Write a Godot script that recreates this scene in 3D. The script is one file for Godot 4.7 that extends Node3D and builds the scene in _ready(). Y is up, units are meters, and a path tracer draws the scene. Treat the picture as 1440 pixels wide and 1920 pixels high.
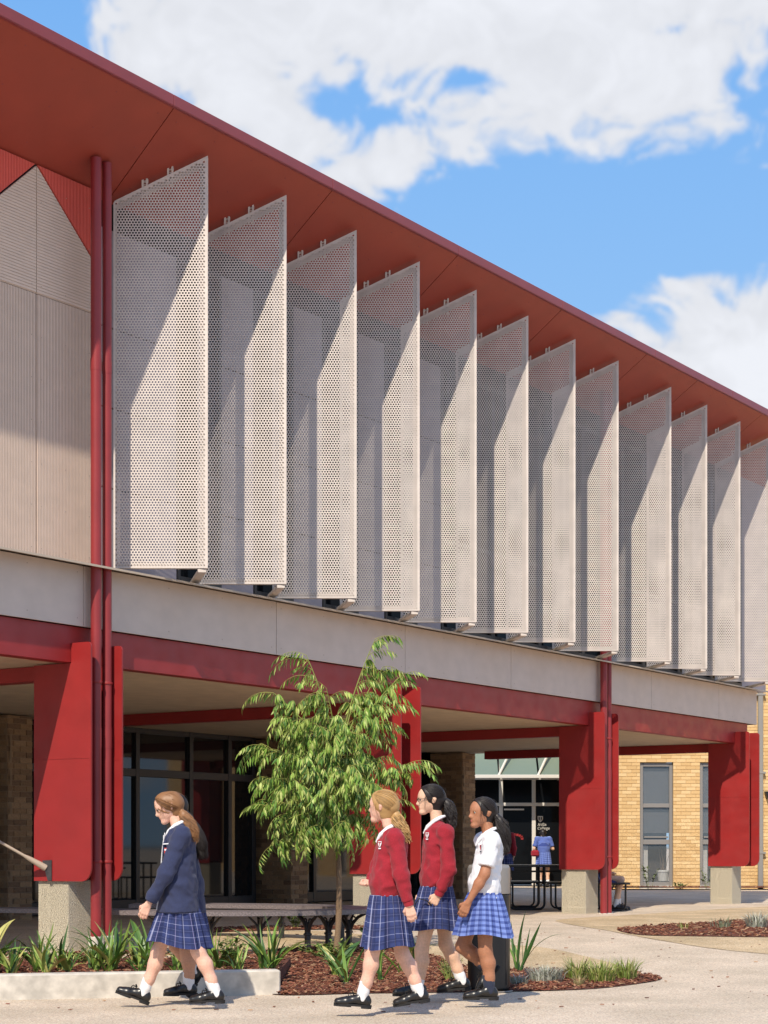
extends Node3D
# A school building with a folded perforated sunscreen, seen from the forecourt.
# Building frame: local x runs along the facade, y up, z outward from the wall.
const TURN := 0.588682
const CT := 0.8316738
const ST := 0.5552646
var M := {}
var taken := {}
var rng := RandomNumberGenerator.new()

# ------------------------------------------------------------------ mesh builder
class MB:
	var v := PackedVector3Array()
	var n := PackedVector3Array()
	var t := PackedVector2Array()
	var c := PackedColorArray()
	var i := PackedInt32Array()
	var col := Color.WHITE
	var use_col := false
	func vert(p: Vector3, nn: Vector3, uv := Vector2.ZERO) -> int:
		v.append(p); n.append(nn); t.append(uv)
		if use_col: c.append(col)
		return v.size() - 1
	func tri(a: Vector3, b: Vector3, d: Vector3) -> void:
		var nn := (b - a).cross(d - a).normalized()
		var k := vert(a, nn, Vector2(0, 0)); vert(b, nn, Vector2(1, 0)); vert(d, nn, Vector2(1, 1))
		i.append(k); i.append(k + 2); i.append(k + 1)
	func quad(a: Vector3, b: Vector3, d: Vector3, e: Vector3) -> void:
		var nn := (b - a).cross(e - a).normalized()
		if nn.length_squared() < 0.5: nn = (d - b).cross(e - b).normalized()
		var k := vert(a, nn, Vector2(0, 0)); vert(b, nn, Vector2(1, 0)); vert(d, nn, Vector2(1, 1)); vert(e, nn, Vector2(0, 1))
		i.append(k); i.append(k + 2); i.append(k + 1); i.append(k); i.append(k + 3); i.append(k + 2)
	func qo(a: Vector3, b: Vector3, d: Vector3, e: Vector3, mid: Vector3) -> void:
		if (b - a).cross(e - a).dot((a + d) * 0.5 - mid) < 0: quad(a, e, d, b)
		else: quad(a, b, d, e)
	func box(lo: Vector3, hi: Vector3, x := Transform3D()) -> void:
		var p := []
		for k in 8: p.append(x * Vector3(hi.x if k & 1 else lo.x, hi.y if k & 2 else lo.y, hi.z if k & 4 else lo.z))
		var m: Vector3 = x * ((lo + hi) * 0.5)
		for f in [[0, 1, 3, 2], [4, 5, 7, 6], [0, 1, 5, 4], [2, 3, 7, 6], [0, 2, 6, 4], [1, 3, 7, 5]]: qo(p[f[0]], p[f[1]], p[f[2]], p[f[3]], m)
	func bbox(lo: Vector3, hi: Vector3, b: float, x := Transform3D()) -> void:
		var m := (lo + hi) * 0.5
		var h := (hi - lo) * 0.5
		b = min(b, min(h.x, min(h.y, h.z)) * 0.98)
		var q := func(s: Vector3, ax: int) -> Vector3:
			var r := h - Vector3(b, b, b)
			r[ax] = h[ax]
			return x * (m + r * s)
		var mm: Vector3 = x * m
		for ax in 3:
			var o1 := (ax + 1) % 3
			var o2 := (ax + 2) % 3
			for sg in [-1.0, 1.0]:
				var f := []
				for w in [[-1, -1], [1, -1], [1, 1], [-1, 1]]:
					var s := Vector3.ZERO
					s[ax] = sg; s[o1] = w[0]; s[o2] = w[1]
					f.append(q.call(s, ax))
				qo(f[0], f[1], f[2], f[3], mm)
			for s1 in [-1.0, 1.0]:
				for s2 in [-1.0, 1.0]:
					var sa := Vector3.ZERO
					sa[o1] = s1; sa[o2] = s2; sa[ax] = -1
					var sb := sa
					sb[ax] = 1
					qo(q.call(sa, o1), q.call(sb, o1), q.call(sb, o2), q.call(sa, o2), mm)
		for k in 8:
			var s := Vector3(1 if k & 1 else -1, 1 if k & 2 else -1, 1 if k & 4 else -1)
			var a: Vector3 = q.call(s, 0)
			var d: Vector3 = q.call(s, 1)
			var e: Vector3 = q.call(s, 2)
			if (d - a).cross(e - a).dot(a - mm) < 0: tri(a, e, d)
			else: tri(a, d, e)
	# polygon in the xy plane of x, from z0 to z1
	func prism(poly: PackedVector2Array, z0: float, z1: float, x := Transform3D(), sides := true) -> void:
		var pl := poly
		if Geometry2D.is_polygon_clockwise(pl): pl.reverse()
		var ids := Geometry2D.triangulate_polygon(pl)
		var up := (x.basis * Vector3(0, 0, 1)).normalized()
		for k in range(0, ids.size(), 3):
			var a := pl[ids[k]]; var b := pl[ids[k + 1]]; var d := pl[ids[k + 2]]
			if (b - a).cross(d - a) < 0:
				var w := b
				b = d; d = w
			tri(x * Vector3(a.x, a.y, z1), x * Vector3(b.x, b.y, z1), x * Vector3(d.x, d.y, z1))
			tri(x * Vector3(a.x, a.y, z0), x * Vector3(d.x, d.y, z0), x * Vector3(b.x, b.y, z0))
		if sides:
			for k in pl.size():
				var a := pl[k]; var b := pl[(k + 1) % pl.size()]
				quad(x * Vector3(a.x, a.y, z0), x * Vector3(b.x, b.y, z0), x * Vector3(b.x, b.y, z1), x * Vector3(a.x, a.y, z1))
	func tube(pts: Array, rad: Array, sides := 8, cap := true, flat := 1.0) -> void:
		var prev := Vector3.ZERO
		var rings := []
		for k in pts.size():
			var d: Vector3 = (pts[min(k + 1, pts.size() - 1)] - pts[max(k - 1, 0)]).normalized()
			var a := prev - d * prev.dot(d)
			if a.length() < 0.01: a = d.cross(Vector3(0, 1, 0.013) if abs(d.y) < 0.9 else Vector3(1, 0, 0.02))
			a = a.normalized(); prev = a
			var b := d.cross(a)
			var r := []
			for s in sides + 1:
				var an := TAU * s / sides
				var nn := a * cos(an) + b * sin(an) * flat
				r.append(vert(pts[k] + nn * rad[k], (a * cos(an) + b * sin(an)).normalized(), Vector2(float(s) / sides, float(k) / (pts.size() - 1))))
			rings.append(r)
		for k in pts.size() - 1:
			for s in sides:
				var a: int = rings[k][s]; var b: int = rings[k][s + 1]; var d: int = rings[k + 1][s + 1]; var e: int = rings[k + 1][s]
				i.append(a); i.append(d); i.append(b); i.append(a); i.append(e); i.append(d)
		if cap:
			for q in [[0, -1.0], [pts.size() - 1, 1.0]]:
				var k: int = q[0]
				var d: Vector3 = (pts[min(k + 1, pts.size() - 1)] - pts[max(k - 1, 0)]).normalized() * q[1]
				var m := vert(pts[k], d)
				var first := v.size()
				for s in sides: vert(v[rings[k][s]], d)
				for s in sides:
					i.append(m)
					if q[1] > 0: i.append(first + (s + 1) % sides); i.append(first + s)
					else: i.append(first + s); i.append(first + (s + 1) % sides)
	# profile of [radius, height] turned round y
	func lathe(prof: Array, sides := 24, x := Transform3D(), sx := 1.0, sz := 1.0) -> void:
		var rows := []
		for k in prof.size():
			var d: Vector2 = Vector2(prof[min(k + 1, prof.size() - 1)][0], prof[min(k + 1, prof.size() - 1)][1]) - Vector2(prof[max(k - 1, 0)][0], prof[max(k - 1, 0)][1])
			var r := []
			for s in sides + 1:
				var an := TAU * s / sides
				var nn := Vector3(cos(an) * d.y / sx, -d.x, sin(an) * d.y / sz).normalized()
				r.append(vert(x * Vector3(cos(an) * prof[k][0] * sx, prof[k][1], sin(an) * prof[k][0] * sz), (x.basis * nn).normalized(), Vector2(float(s) / sides, float(k) / (prof.size() - 1))))
			rows.append(r)
		for k in prof.size() - 1:
			for s in sides:
				var a: int = rows[k][s]; var b: int = rows[k][s + 1]; var d: int = rows[k + 1][s + 1]; var e: int = rows[k + 1][s]
				i.append(a); i.append(b); i.append(d); i.append(a); i.append(d); i.append(e)
	func add(other: Array) -> void:   # [vertices, normals, indices]
		var k := v.size()
		for q in other[0].size(): vert(other[0][q], other[1][q], Vector2(other[0][q].x, other[0][q].y))
		for q in other[2]: i.append(k + q)
	func mesh() -> ArrayMesh:
		var a := []
		a.resize(Mesh.ARRAY_MAX)
		a[Mesh.ARRAY_VERTEX] = v; a[Mesh.ARRAY_NORMAL] = n; a[Mesh.ARRAY_TEX_UV] = t; a[Mesh.ARRAY_INDEX] = i
		if use_col: a[Mesh.ARRAY_COLOR] = c
		var m := ArrayMesh.new()
		if v.size(): m.add_surface_from_arrays(Mesh.PRIMITIVE_TRIANGLES, a)
		return m

# ------------------------------------------------------------------ nodes
func numbered(called: String) -> String:
	taken[called] = taken.get(called, -1) + 1
	return called if taken[called] == 0 else "%s_%03d" % [called, taken[called]]

func meta(o: Node, label: String, category: String, group := "") -> void:
	o.set_meta("label", label); o.set_meta("category", category)
	if group: o.set_meta("group", group)

func thing(called: String, label: String, category: String, at := Vector3.ZERO, group := "", turn := 0.0) -> Node3D:
	var o := Node3D.new()
	o.name = numbered(called)
	add_child(o)
	o.position = at; o.rotation.y = turn
	meta(o, label, category, group)
	return o

func part(parent: Node, called: String, mesh: Mesh, mat: Material, x := Transform3D()) -> MeshInstance3D:
	var o := MeshInstance3D.new()
	o.name = called; o.mesh = mesh; o.material_override = mat; o.transform = x
	parent.add_child(o, true)
	return o

func pivot(parent: Node, called: String, x := Transform3D()) -> Node3D:
	var o := Node3D.new()
	o.name = called; o.transform = x
	parent.add_child(o, true)
	return o

func setting(called: String, mesh: Mesh, mat: Material, kind := "structure") -> MeshInstance3D:
	var o := MeshInstance3D.new()
	o.name = numbered(called); o.mesh = mesh; o.material_override = mat
	add_child(o)
	o.set_meta("kind", kind)
	return o

# ------------------------------------------------------------------ materials
func rgb(r: float, g: float, b: float) -> Color: return Color(r / 255.0, g / 255.0, b / 255.0)

func noise_tex(a: Color, b: Color, freq: float, oct := 4, sd := 1, size := 512, mid = null, normal := false, bump := 4.0) -> NoiseTexture2D:
	var f := FastNoiseLite.new()
	f.noise_type = FastNoiseLite.TYPE_SIMPLEX_SMOOTH
	f.frequency = freq; f.fractal_octaves = oct; f.seed = sd
	var x := NoiseTexture2D.new()
	x.width = size; x.height = size; x.seamless = true; x.noise = f
	if normal:
		x.as_normal_map = true; x.bump_strength = bump
	else:
		var g := Gradient.new()
		g.set_color(0, a); g.set_color(1, b)
		g.set_offset(0, 0.15); g.set_offset(1, 0.85)
		if mid != null: g.add_point(0.5, mid)
		x.color_ramp = g
	return x

func plain(c: Color, rough := 0.6, metal := 0.0) -> StandardMaterial3D:
	var m := StandardMaterial3D.new()
	m.albedo_color = c; m.roughness = rough; m.metallic = metal
	return m

func mottled(c: Color, spread: float, scale: float, rough := 0.7, freq := 0.012, bump := 0.0, sd := 3) -> StandardMaterial3D:
	var m := StandardMaterial3D.new()
	var lo := Color(c.r * (1 - spread), c.g * (1 - spread), c.b * (1 - spread))
	var hi := Color(min(1, c.r * (1 + spread)), min(1, c.g * (1 + spread)), min(1, c.b * (1 + spread)))
	m.albedo_texture = noise_tex(lo, hi, freq, 5, sd)
	m.roughness = rough
	m.uv1_triplanar = true; m.uv1_world_triplanar = true
	m.uv1_scale = Vector3.ONE * scale
	if bump > 0.0:
		m.normal_enabled = true
		m.normal_texture = noise_tex(c, c, 0.06, 4, sd + 7, 512, null, true, bump)
		m.normal_scale = 0.7
	return m

# speckled stone: grains of several tints, computed
func grain_tex(base: Color, tints: Array, per: int, size := 512, sd := 5) -> ImageTexture:
	var im := Image.create(size, size, false, Image.FORMAT_RGB8)
	im.fill(base)
	var r := RandomNumberGenerator.new()
	r.seed = sd
	for k in per:
		var c: Color = tints[r.randi() % tints.size()]
		var w := r.randf_range(0.85, 1.12)
		var s := r.randi_range(2, 6)
		im.fill_rect(Rect2i(r.randi_range(0, size - 1), r.randi_range(0, size - 1), s, max(1, s - r.randi_range(0, 2))), Color(min(1, c.r * w), min(1, c.g * w), min(1, c.b * w)))
	return ImageTexture.create_from_image(im)

func stone(base: Color, tints: Array, scale: float, sd: int, per := 9000, blotch := 0.1) -> StandardMaterial3D:
	var m := StandardMaterial3D.new()
	m.albedo_texture = grain_tex(base, tints, per, 512, sd)
	m.uv1_triplanar = true; m.uv1_world_triplanar = true
	m.uv1_scale = Vector3.ONE * scale
	m.roughness = 0.93
	m.detail_enabled = true
	m.detail_blend_mode = BaseMaterial3D.BLEND_MODE_MUL
	m.detail_albedo = noise_tex(Color(1 - blotch, 1 - blotch, 1 - blotch * 1.1), Color.WHITE, 0.008, 5, sd + 20)
	m.detail_uv_layer = BaseMaterial3D.DETAIL_UV_2
	m.uv2_triplanar = true; m.uv2_world_triplanar = true
	m.uv2_scale = Vector3.ONE * 0.21
	m.normal_enabled = true
	m.normal_texture = noise_tex(base, base, 0.16, 3, sd + 9, 512, null, true, 6.0)
	m.normal_scale = 0.6
	return m

func make_materials() -> void:
	M.red = mottled(rgb(151, 40, 40), 0.05, 0.35, 0.42)
	M.red.roughness = 1.0
	M.red.roughness_texture = noise_tex(Color(0.36, 0.36, 0.36), Color(0.58, 0.58, 0.58), 0.02, 5, 17)
	M.red.roughness_texture_channel = BaseMaterial3D.TEXTURE_CHANNEL_RED
	M.pipe = mottled(rgb(142, 47, 49), 0.05, 0.35, 0.4)
	M.soffit = mottled(rgb(153, 63, 49), 0.04, 0.3, 0.55)
	M.fascia = mottled(rgb(138, 58, 62), 0.04, 0.3, 0.4)
	M.screen = mottled(rgb(212, 201, 193), 0.03, 0.5, 0.45)
	M.frame = plain(rgb(212, 200, 190), 0.45)
	M.taupe_rib = mottled(rgb(214, 193, 177), 0.02, 0.5, 0.85, 0.02)
	M.red_rib = mottled(rgb(224, 100, 86), 0.02, 0.5, 0.8, 0.02)
	M.spandrel = mottled(rgb(206, 191, 181), 0.025, 0.45, 0.75, 0.015)
	M.flashing = plain(rgb(176, 160, 142), 0.5)
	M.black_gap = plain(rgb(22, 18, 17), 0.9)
	M.dark_frame = plain(rgb(44, 43, 44), 0.4)
	M.bolt = plain(rgb(168, 150, 136), 0.5, 0.2)
	M.wall_panel = mottled(rgb(164, 156, 162), 0.03, 0.5, 0.7)
	var gl := plain(rgb(44, 45, 47), 0.03, 0.5)
	gl.metallic_specular = 0.8
	M.mirror_glass = gl
	var wg := plain(rgb(18, 20, 23), 0.08, 0.0)
	wg.metallic_specular = 0.18
	M.upper_glass = wg
	var pane := plain(Color(0.55, 0.58, 0.6, 0.16), 0.02)
	pane.transparency = BaseMaterial3D.TRANSPARENCY_ALPHA
	M.pane = pane
	M.ceiling = mottled(rgb(206, 186, 160), 0.03, 0.4, 0.8)
	M.plinth = mottled(rgb(210, 200, 178), 0.14, 1.6, 0.95, 0.09, 0.0, 31)
	M.plinth.normal_enabled = true
	M.plinth.normal_texture = noise_tex(Color.WHITE, Color.WHITE, 0.09, 3, 44, 512, null, true, 14.0)
	M.plinth.normal_scale = 1.8
	M.concrete = mottled(rgb(198, 191, 180), 0.12, 0.9, 0.85, 0.012, 0.0, 12)
	M.paving = stone(rgb(220, 201, 178), [rgb(233, 217, 195), rgb(194, 172, 150), rgb(239, 226, 207), rgb(210, 183, 157), rgb(176, 158, 142)], 1.0, 51, 9000, 0.09)
	M.gravel = stone(rgb(214, 188, 150), [rgb(226, 204, 168), rgb(190, 160, 122), rgb(232, 214, 184), rgb(172, 144, 112)], 0.9, 61, 9000, 0.14)
	M.soil = mottled(rgb(98, 56, 40), 0.3, 1.2, 0.95, 0.03)
	M.white = plain(rgb(228, 228, 226), 0.5)
	M.black_metal = plain(rgb(30, 30, 32), 0.38, 0.2)
	M.iron = mottled(rgb(58, 54, 54), 0.15, 2.0, 0.45)
	M.slat = mottled(rgb(122, 112, 112), 0.18, 3.0, 0.42, 0.03)
	M.grey_pipe = plain(rgb(142, 138, 132), 0.5)
	M.alu = plain(rgb(150, 144, 138), 0.4, 0.3)
	M.white_frame = plain(rgb(214, 210, 202), 0.5)
	var gg := plain(rgb(112, 128, 116), 0.25)
	M.green_glass = gg
	M.mortar = mottled(rgb(196, 164, 118), 0.08, 1.0, 0.95)
	M.pier_mortar = mottled(rgb(150, 128, 104), 0.08, 1.0, 0.95)
	M.bark = mottled(rgb(132, 108, 84), 0.25, 4.0, 0.95, 0.05, 8.0)
	M.twig = plain(rgb(136, 148, 72), 0.7)
	M.blind = mottled(rgb(92, 90, 90), 0.05, 1.0, 0.9)
	M.white_plastic = plain(rgb(226, 226, 222), 0.35)

func leaf_mat(c: Color, back: float, rough := 0.45) -> StandardMaterial3D:
	var m := plain(c, rough)
	m.vertex_color_use_as_albedo = true
	m.backlight_enabled = true
	m.backlight = Color(c.r * back, c.g * back, c.b * back * 0.5)
	m.cull_mode = BaseMaterial3D.CULL_DISABLED
	return m

func ground_y(z: float) -> float:
	return 0.18 * smoothstep(15.0, 22.0, -z)

# ------------------------------------------------------------------ camera, sky, sun
func cloud_color(dir: Vector3, big: FastNoiseLite, fine: FastNoiseLite) -> Color:
	var el := asin(clamp(dir.y, -1.0, 1.0))
	var az := atan2(dir.x, -dir.z)
	var h: float = clamp(el / (PI * 0.5), 0.0, 1.0)
	# clear air: pale near the horizon, deeper above
	var blue: Color = Color(0.44, 0.68, 0.93).lerp(Color(0.115, 0.36, 0.83), clamp(pow(h * 2.6, 0.8), 0.0, 1.0))
	blue = blue.lerp(Color(0.09, 0.24, 0.62), clamp(h * 1.4 - 0.4, 0.0, 1.0))
	# cloud deck: the direction laid out on a plane far overhead, so that clouds flatten towards the horizon
	var q := Vector3(dir.x, dir.y * 1.6, dir.z) * 7.0
	var warp := Vector3(big.get_noise_3d(q.x * 1.7 + 31, q.y * 1.7, q.z * 1.7), big.get_noise_3d(q.x * 1.7, q.y * 1.7 + 57, q.z * 1.7), big.get_noise_3d(q.x * 1.7, q.y * 1.7, q.z * 1.7 + 91))
	var d := big.get_noise_3dv(q * 0.9 + warp * 0.55) * 0.7
	var f := fine.get_noise_3dv(q * 3.2 + warp * 1.6)
	d += f * 0.48
	# banks of cloud: [azimuth, elevation, width, height, strength] in degrees
	var bank := -0.10
	var a := rad_to_deg(az)
	var e := rad_to_deg(el)
	for b in BANKS:
		var da: float = wrapf(a - b[0], -180.0, 180.0) / b[2]
		var de: float = (e - b[1]) / b[3]
		bank += b[4] * exp(-da * da - de * de)
	var cover: float = smoothstep(-0.07, 0.32, d + bank)
	var body: float = clamp(0.93 + 0.06 * f + 0.10 * (d + bank - 0.4), 0.80, 1.03)
	var white := Color(0.82, 0.835, 0.88) * body
	return blue.lerp(white, cover * 0.97)

const BANKS := [
	[7.5, 24.3, 6.6, 2.7, 0.85], [1.0, 25.4, 5.0, 1.8, 0.75], [-6.2, 23.8, 3.6, 1.9, 0.75], [-10.8, 24.2, 0.9, 0.9, -0.5], [-1.7, 22.3, 1.1, 0.55, -0.6], [2.6, 22.9, 1.4, 0.45, -0.6], [0.6, 21.9, 1.6, 0.4, -0.3], [8.7, 24.0, 0.7, 0.25, -0.55],
	[1.0, 21.1, 2.2, 0.8, 0.14], [-0.6, 20.3, 1.1, 0.6, 0.65], [-2.8, 21.6, 1.5, 0.9, 0.6], [-4.8, 22.6, 1.8, 1.1, 0.4], [11.3, 14.6, 3.2, 1.7, 0.9], [15.0, 13.0, 5.0, 2.5, 0.8], [9.7, 17.1, 1.1, 0.4, 0.62], [7.4, 16.2, 0.8, 0.3, 0.5], [7.5, 18.6, 5.0, 1.7, -0.8], [3.0, 18.4, 2.6, 1.6, -0.5],
	[60.0, 25.0, 30.0, 12.0, 0.3], [-70.0, 30.0, 40.0, 14.0, 0.3], [150.0, 35.0, 50.0, 14.0, 0.25], [-140.0, 25.0, 35.0, 12.0, 0.25], [100.0, 60.0, 60.0, 16.0, 0.15]]

func make_sky() -> Sky:
	var big := FastNoiseLite.new()
	big.noise_type = FastNoiseLite.TYPE_SIMPLEX_SMOOTH
	big.seed = 11; big.frequency = 0.55; big.fractal_octaves = 4
	var fine := FastNoiseLite.new()
	fine.noise_type = FastNoiseLite.TYPE_SIMPLEX_SMOOTH
	fine.seed = 23; fine.frequency = 1.1; fine.fractal_octaves = 6
	fine.fractal_gain = 0.58
	var w := 768
	var h := 384
	var im := Image.create(w, h, false, Image.FORMAT_RGBF)
	for y in h:
		var el := (0.5 - (y + 0.5) / h) * PI
		for x in w:
			if el < -0.03:
				im.set_pixel(x, y, Color(0.34, 0.32, 0.30))
				continue
			var az := ((x + 0.5) / w - 0.5) * TAU
			im.set_pixel(x, y, cloud_color(Vector3(sin(az) * cos(el), sin(el), -cos(az) * cos(el)), big, fine))
	var W := 4096
	var H := 2048
	im.resize(W, H, Image.INTERPOLATE_CUBIC)
	# the same sky, worked out finely over the quarter that lies ahead
	var x0 := int((0.5 - 24.0 / 360.0) * W)
	var x1 := int((0.5 + 24.0 / 360.0) * W)
	var y0 := int((0.5 - 36.0 / 180.0) * H)
	var y1 := int(0.5 * H)
	for y in range(y0, y1):
		var el := (0.5 - (y + 0.5) / H) * PI
		for x in range(x0, x1):
			var az := ((x + 0.5) / W - 0.5) * TAU
			im.set_pixel(x, y, cloud_color(Vector3(sin(az) * cos(el), sin(el), -cos(az) * cos(el)), big, fine))
	var pm := PanoramaSkyMaterial.new()
	pm.panorama = ImageTexture.create_from_image(im)
	var s := Sky.new()
	s.sky_material = pm
	return s

func make_view() -> void:
	var cam := Camera3D.new()
	cam.name = "camera"
	cam.projection = Camera3D.PROJECTION_FRUSTUM
	cam.near = 0.1
	cam.far = 3000.0
	cam.size = 0.1 * 1920.0 / 3400.0
	cam.frustum_offset = Vector2(0, 0.1 * 628.0 / 3400.0)
	cam.position = Vector3(0, 1.2, 0)
	add_child(cam)
	cam.make_current()
	var env := Environment.new()
	env.background_mode = Environment.BG_SKY
	env.sky = make_sky()
	env.sky_rotation = Vector3(0, PI, 0)
	env.background_energy_multiplier = 1.0
	env.tonemap_mode = Environment.TONE_MAPPER_LINEAR
	env.tonemap_exposure = 1.05
	env.sdfgi_enabled = true; env.ssao_enabled = true; env.ssil_enabled = true
	var we := WorldEnvironment.new()
	we.name = "environment"
	we.environment = env
	add_child(we)
	var sun := DirectionalLight3D.new()
	sun.name = "sun"
	sun.light_energy = 1.42
	sun.light_color = Color(1.0, 0.955, 0.88)
	sun.light_angular_distance = 0.5
	sun.shadow_enabled = true
	add_child(sun)
	sun.look_at_from_position(Vector3.ZERO, Vector3(0.178, -0.707, -0.684), Vector3.UP)

# ------------------------------------------------------------------ perforated sheet
# w wide, hl high at x = 0 and hr high at x = w; round holes in staggered rows
func perforated(w: float, hl: float, hr: float, pitch := 0.0315, hole := 0.0108, edge := 0.014, t := 0.003) -> ArrayMesh:
	var b := MB.new()
	var rh := pitch * 0.866
	var top: float = max(hl, hr)
	var low: float = min(hl, hr)
	var cs := []
	for k in 8: cs.append(Vector2(cos(TAU * (k + 0.5) / 8), sin(TAU * (k + 0.5) / 8)))
	var face := func(p: Array) -> void:   # a flat piece on both sides of the sheet
		b.quad(Vector3(p[0].x, p[0].y, 0), Vector3(p[1].x, p[1].y, 0), Vector3(p[2].x, p[2].y, 0), Vector3(p[3].x, p[3].y, 0))
		b.quad(Vector3(p[3].x, p[3].y, -t), Vector3(p[2].x, p[2].y, -t), Vector3(p[1].x, p[1].y, -t), Vector3(p[0].x, p[0].y, -t))
	var xa := func(y: float) -> float: return 0.0 if y <= low or hr <= hl else w * (y - low) / (top - low)
	var xb := func(y: float) -> float: return w if y <= low or hl <= hr else w * (top - y) / (top - low)
	face.call([Vector2(0, 0), Vector2(w, 0), Vector2(w, edge), Vector2(0, edge)])
	var row := 0
	var y0 := edge
	var front := Vector3(0, 0, 1)
	while y0 < top - 0.0005:
		var y1: float = min(y0 + rh, top)
		var la: float = xa.call(y0)
		var lb: float = xa.call(y1)
		var ra: float = xb.call(y0)
		var rb: float = xb.call(y1)
		var s: float = edge + (pitch * 0.5 if row % 2 else 0.0)
		var lim_l: float = max(la, lb) + edge
		var lim_r: float = min(ra, rb) - edge
		if lb > 0.0: lim_l += 0.012
		if rb < w: lim_r -= 0.012
		var first: float = s + pitch * ceil(max(0.0, (lim_l - s) / pitch))
		var count := int(floor((lim_r - first) / pitch + 0.001))
		if y1 - y0 < rh - 0.0001 or count < 1:
			face.call([Vector2(la, y0), Vector2(ra, y0), Vector2(rb, y1), Vector2(lb, y1)])
		else:
			face.call([Vector2(la, y0), Vector2(first, y0), Vector2(first, y1), Vector2(lb, y1)])
			var last := first + count * pitch
			face.call([Vector2(last, y0), Vector2(ra, y0), Vector2(rb, y1), Vector2(last, y1)])
			var cy := (y0 + y1) * 0.5
			for k in count:
				var xl := first + k * pitch
				var xr := xl + pitch
				var cx := (xl + xr) * 0.5
				for side in 2:
					var z := 0.0 if side == 0 else -t
					var nn := front if side == 0 else -front
					var o := b.v.size()
					for q in [Vector2(xr, y1), Vector2(xl, y1), Vector2(xl, y0), Vector2(xr, y0)]: b.vert(Vector3(q.x, q.y, z), nn)
					for q in cs: b.vert(Vector3(cx + q.x * hole, cy + q.y * hole, z), nn)
					for q in 4:
						var c0 := o + q
						var c1 := o + (q + 1) % 4
						var h0 := o + 4 + q * 2
						var h1 := h0 + 1
						var h2 := o + 4 + (q * 2 + 2) % 8
						if side == 0:
							b.i.append_array([c0, h0, h1, c0, h1, c1, c1, h1, h2])
						else:
							b.i.append_array([c0, h1, h0, c0, c1, h1, c1, h2, h1])
				var o2 := b.v.size()
				for q in cs:
					b.vert(Vector3(cx + q.x * hole, cy + q.y * hole, 0), Vector3(-q.x, -q.y, 0))
					b.vert(Vector3(cx + q.x * hole, cy + q.y * hole, -t), Vector3(-q.x, -q.y, 0))
				for q in 8:
					var a := o2 + q * 2
					var e := o2 + (q * 2 + 2) % 16
					b.i.append_array([a, e, e + 1, a, e + 1, a + 1])
		y0 = y1
		row += 1
	return b.mesh()

# ribs laid over a panel outline, standing 4 mm proud of its face
func ribbed(poly: PackedVector2Array, along_x: bool, pitch: float, wide: float, proud: float) -> ArrayMesh:
	var b := MB.new()
	var r := Rect2(poly[0], Vector2.ZERO)
	for p in poly: r = r.expand(p)
	var s := (r.position.y if along_x else r.position.x) + pitch * 0.3
	var e := r.end.y if along_x else r.end.x
	while s < e:
		var strip: PackedVector2Array
		if along_x: strip = PackedVector2Array([Vector2(r.position.x - 1, s), Vector2(r.end.x + 1, s), Vector2(r.end.x + 1, s + wide), Vector2(r.position.x - 1, s + wide)])
		else: strip = PackedVector2Array([Vector2(s, r.position.y - 1), Vector2(s + wide, r.position.y - 1), Vector2(s + wide, r.end.y + 1), Vector2(s, r.end.y + 1)])
		for q in Geometry2D.intersect_polygons(poly, strip):
			if q.size() >= 3: b.prism(q, 0.0, proud)
		s += pitch
	return b.mesh()

func panel_mesh(poly: PackedVector2Array, z0: float, z1: float) -> ArrayMesh:
	var b := MB.new()
	b.prism(poly, z0, z1)
	return b.mesh()

func pv(a: Array) -> PackedVector2Array:
	var p := PackedVector2Array()
	for q in a: p.append(Vector2(q[0], q[1]))
	return p

func box_mesh(lo: Vector3, hi: Vector3, bev := 0.0) -> ArrayMesh:
	var b := MB.new()
	if bev > 0: b.bbox(lo, hi, bev)
	else: b.box(lo, hi)
	return b.mesh()

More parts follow.
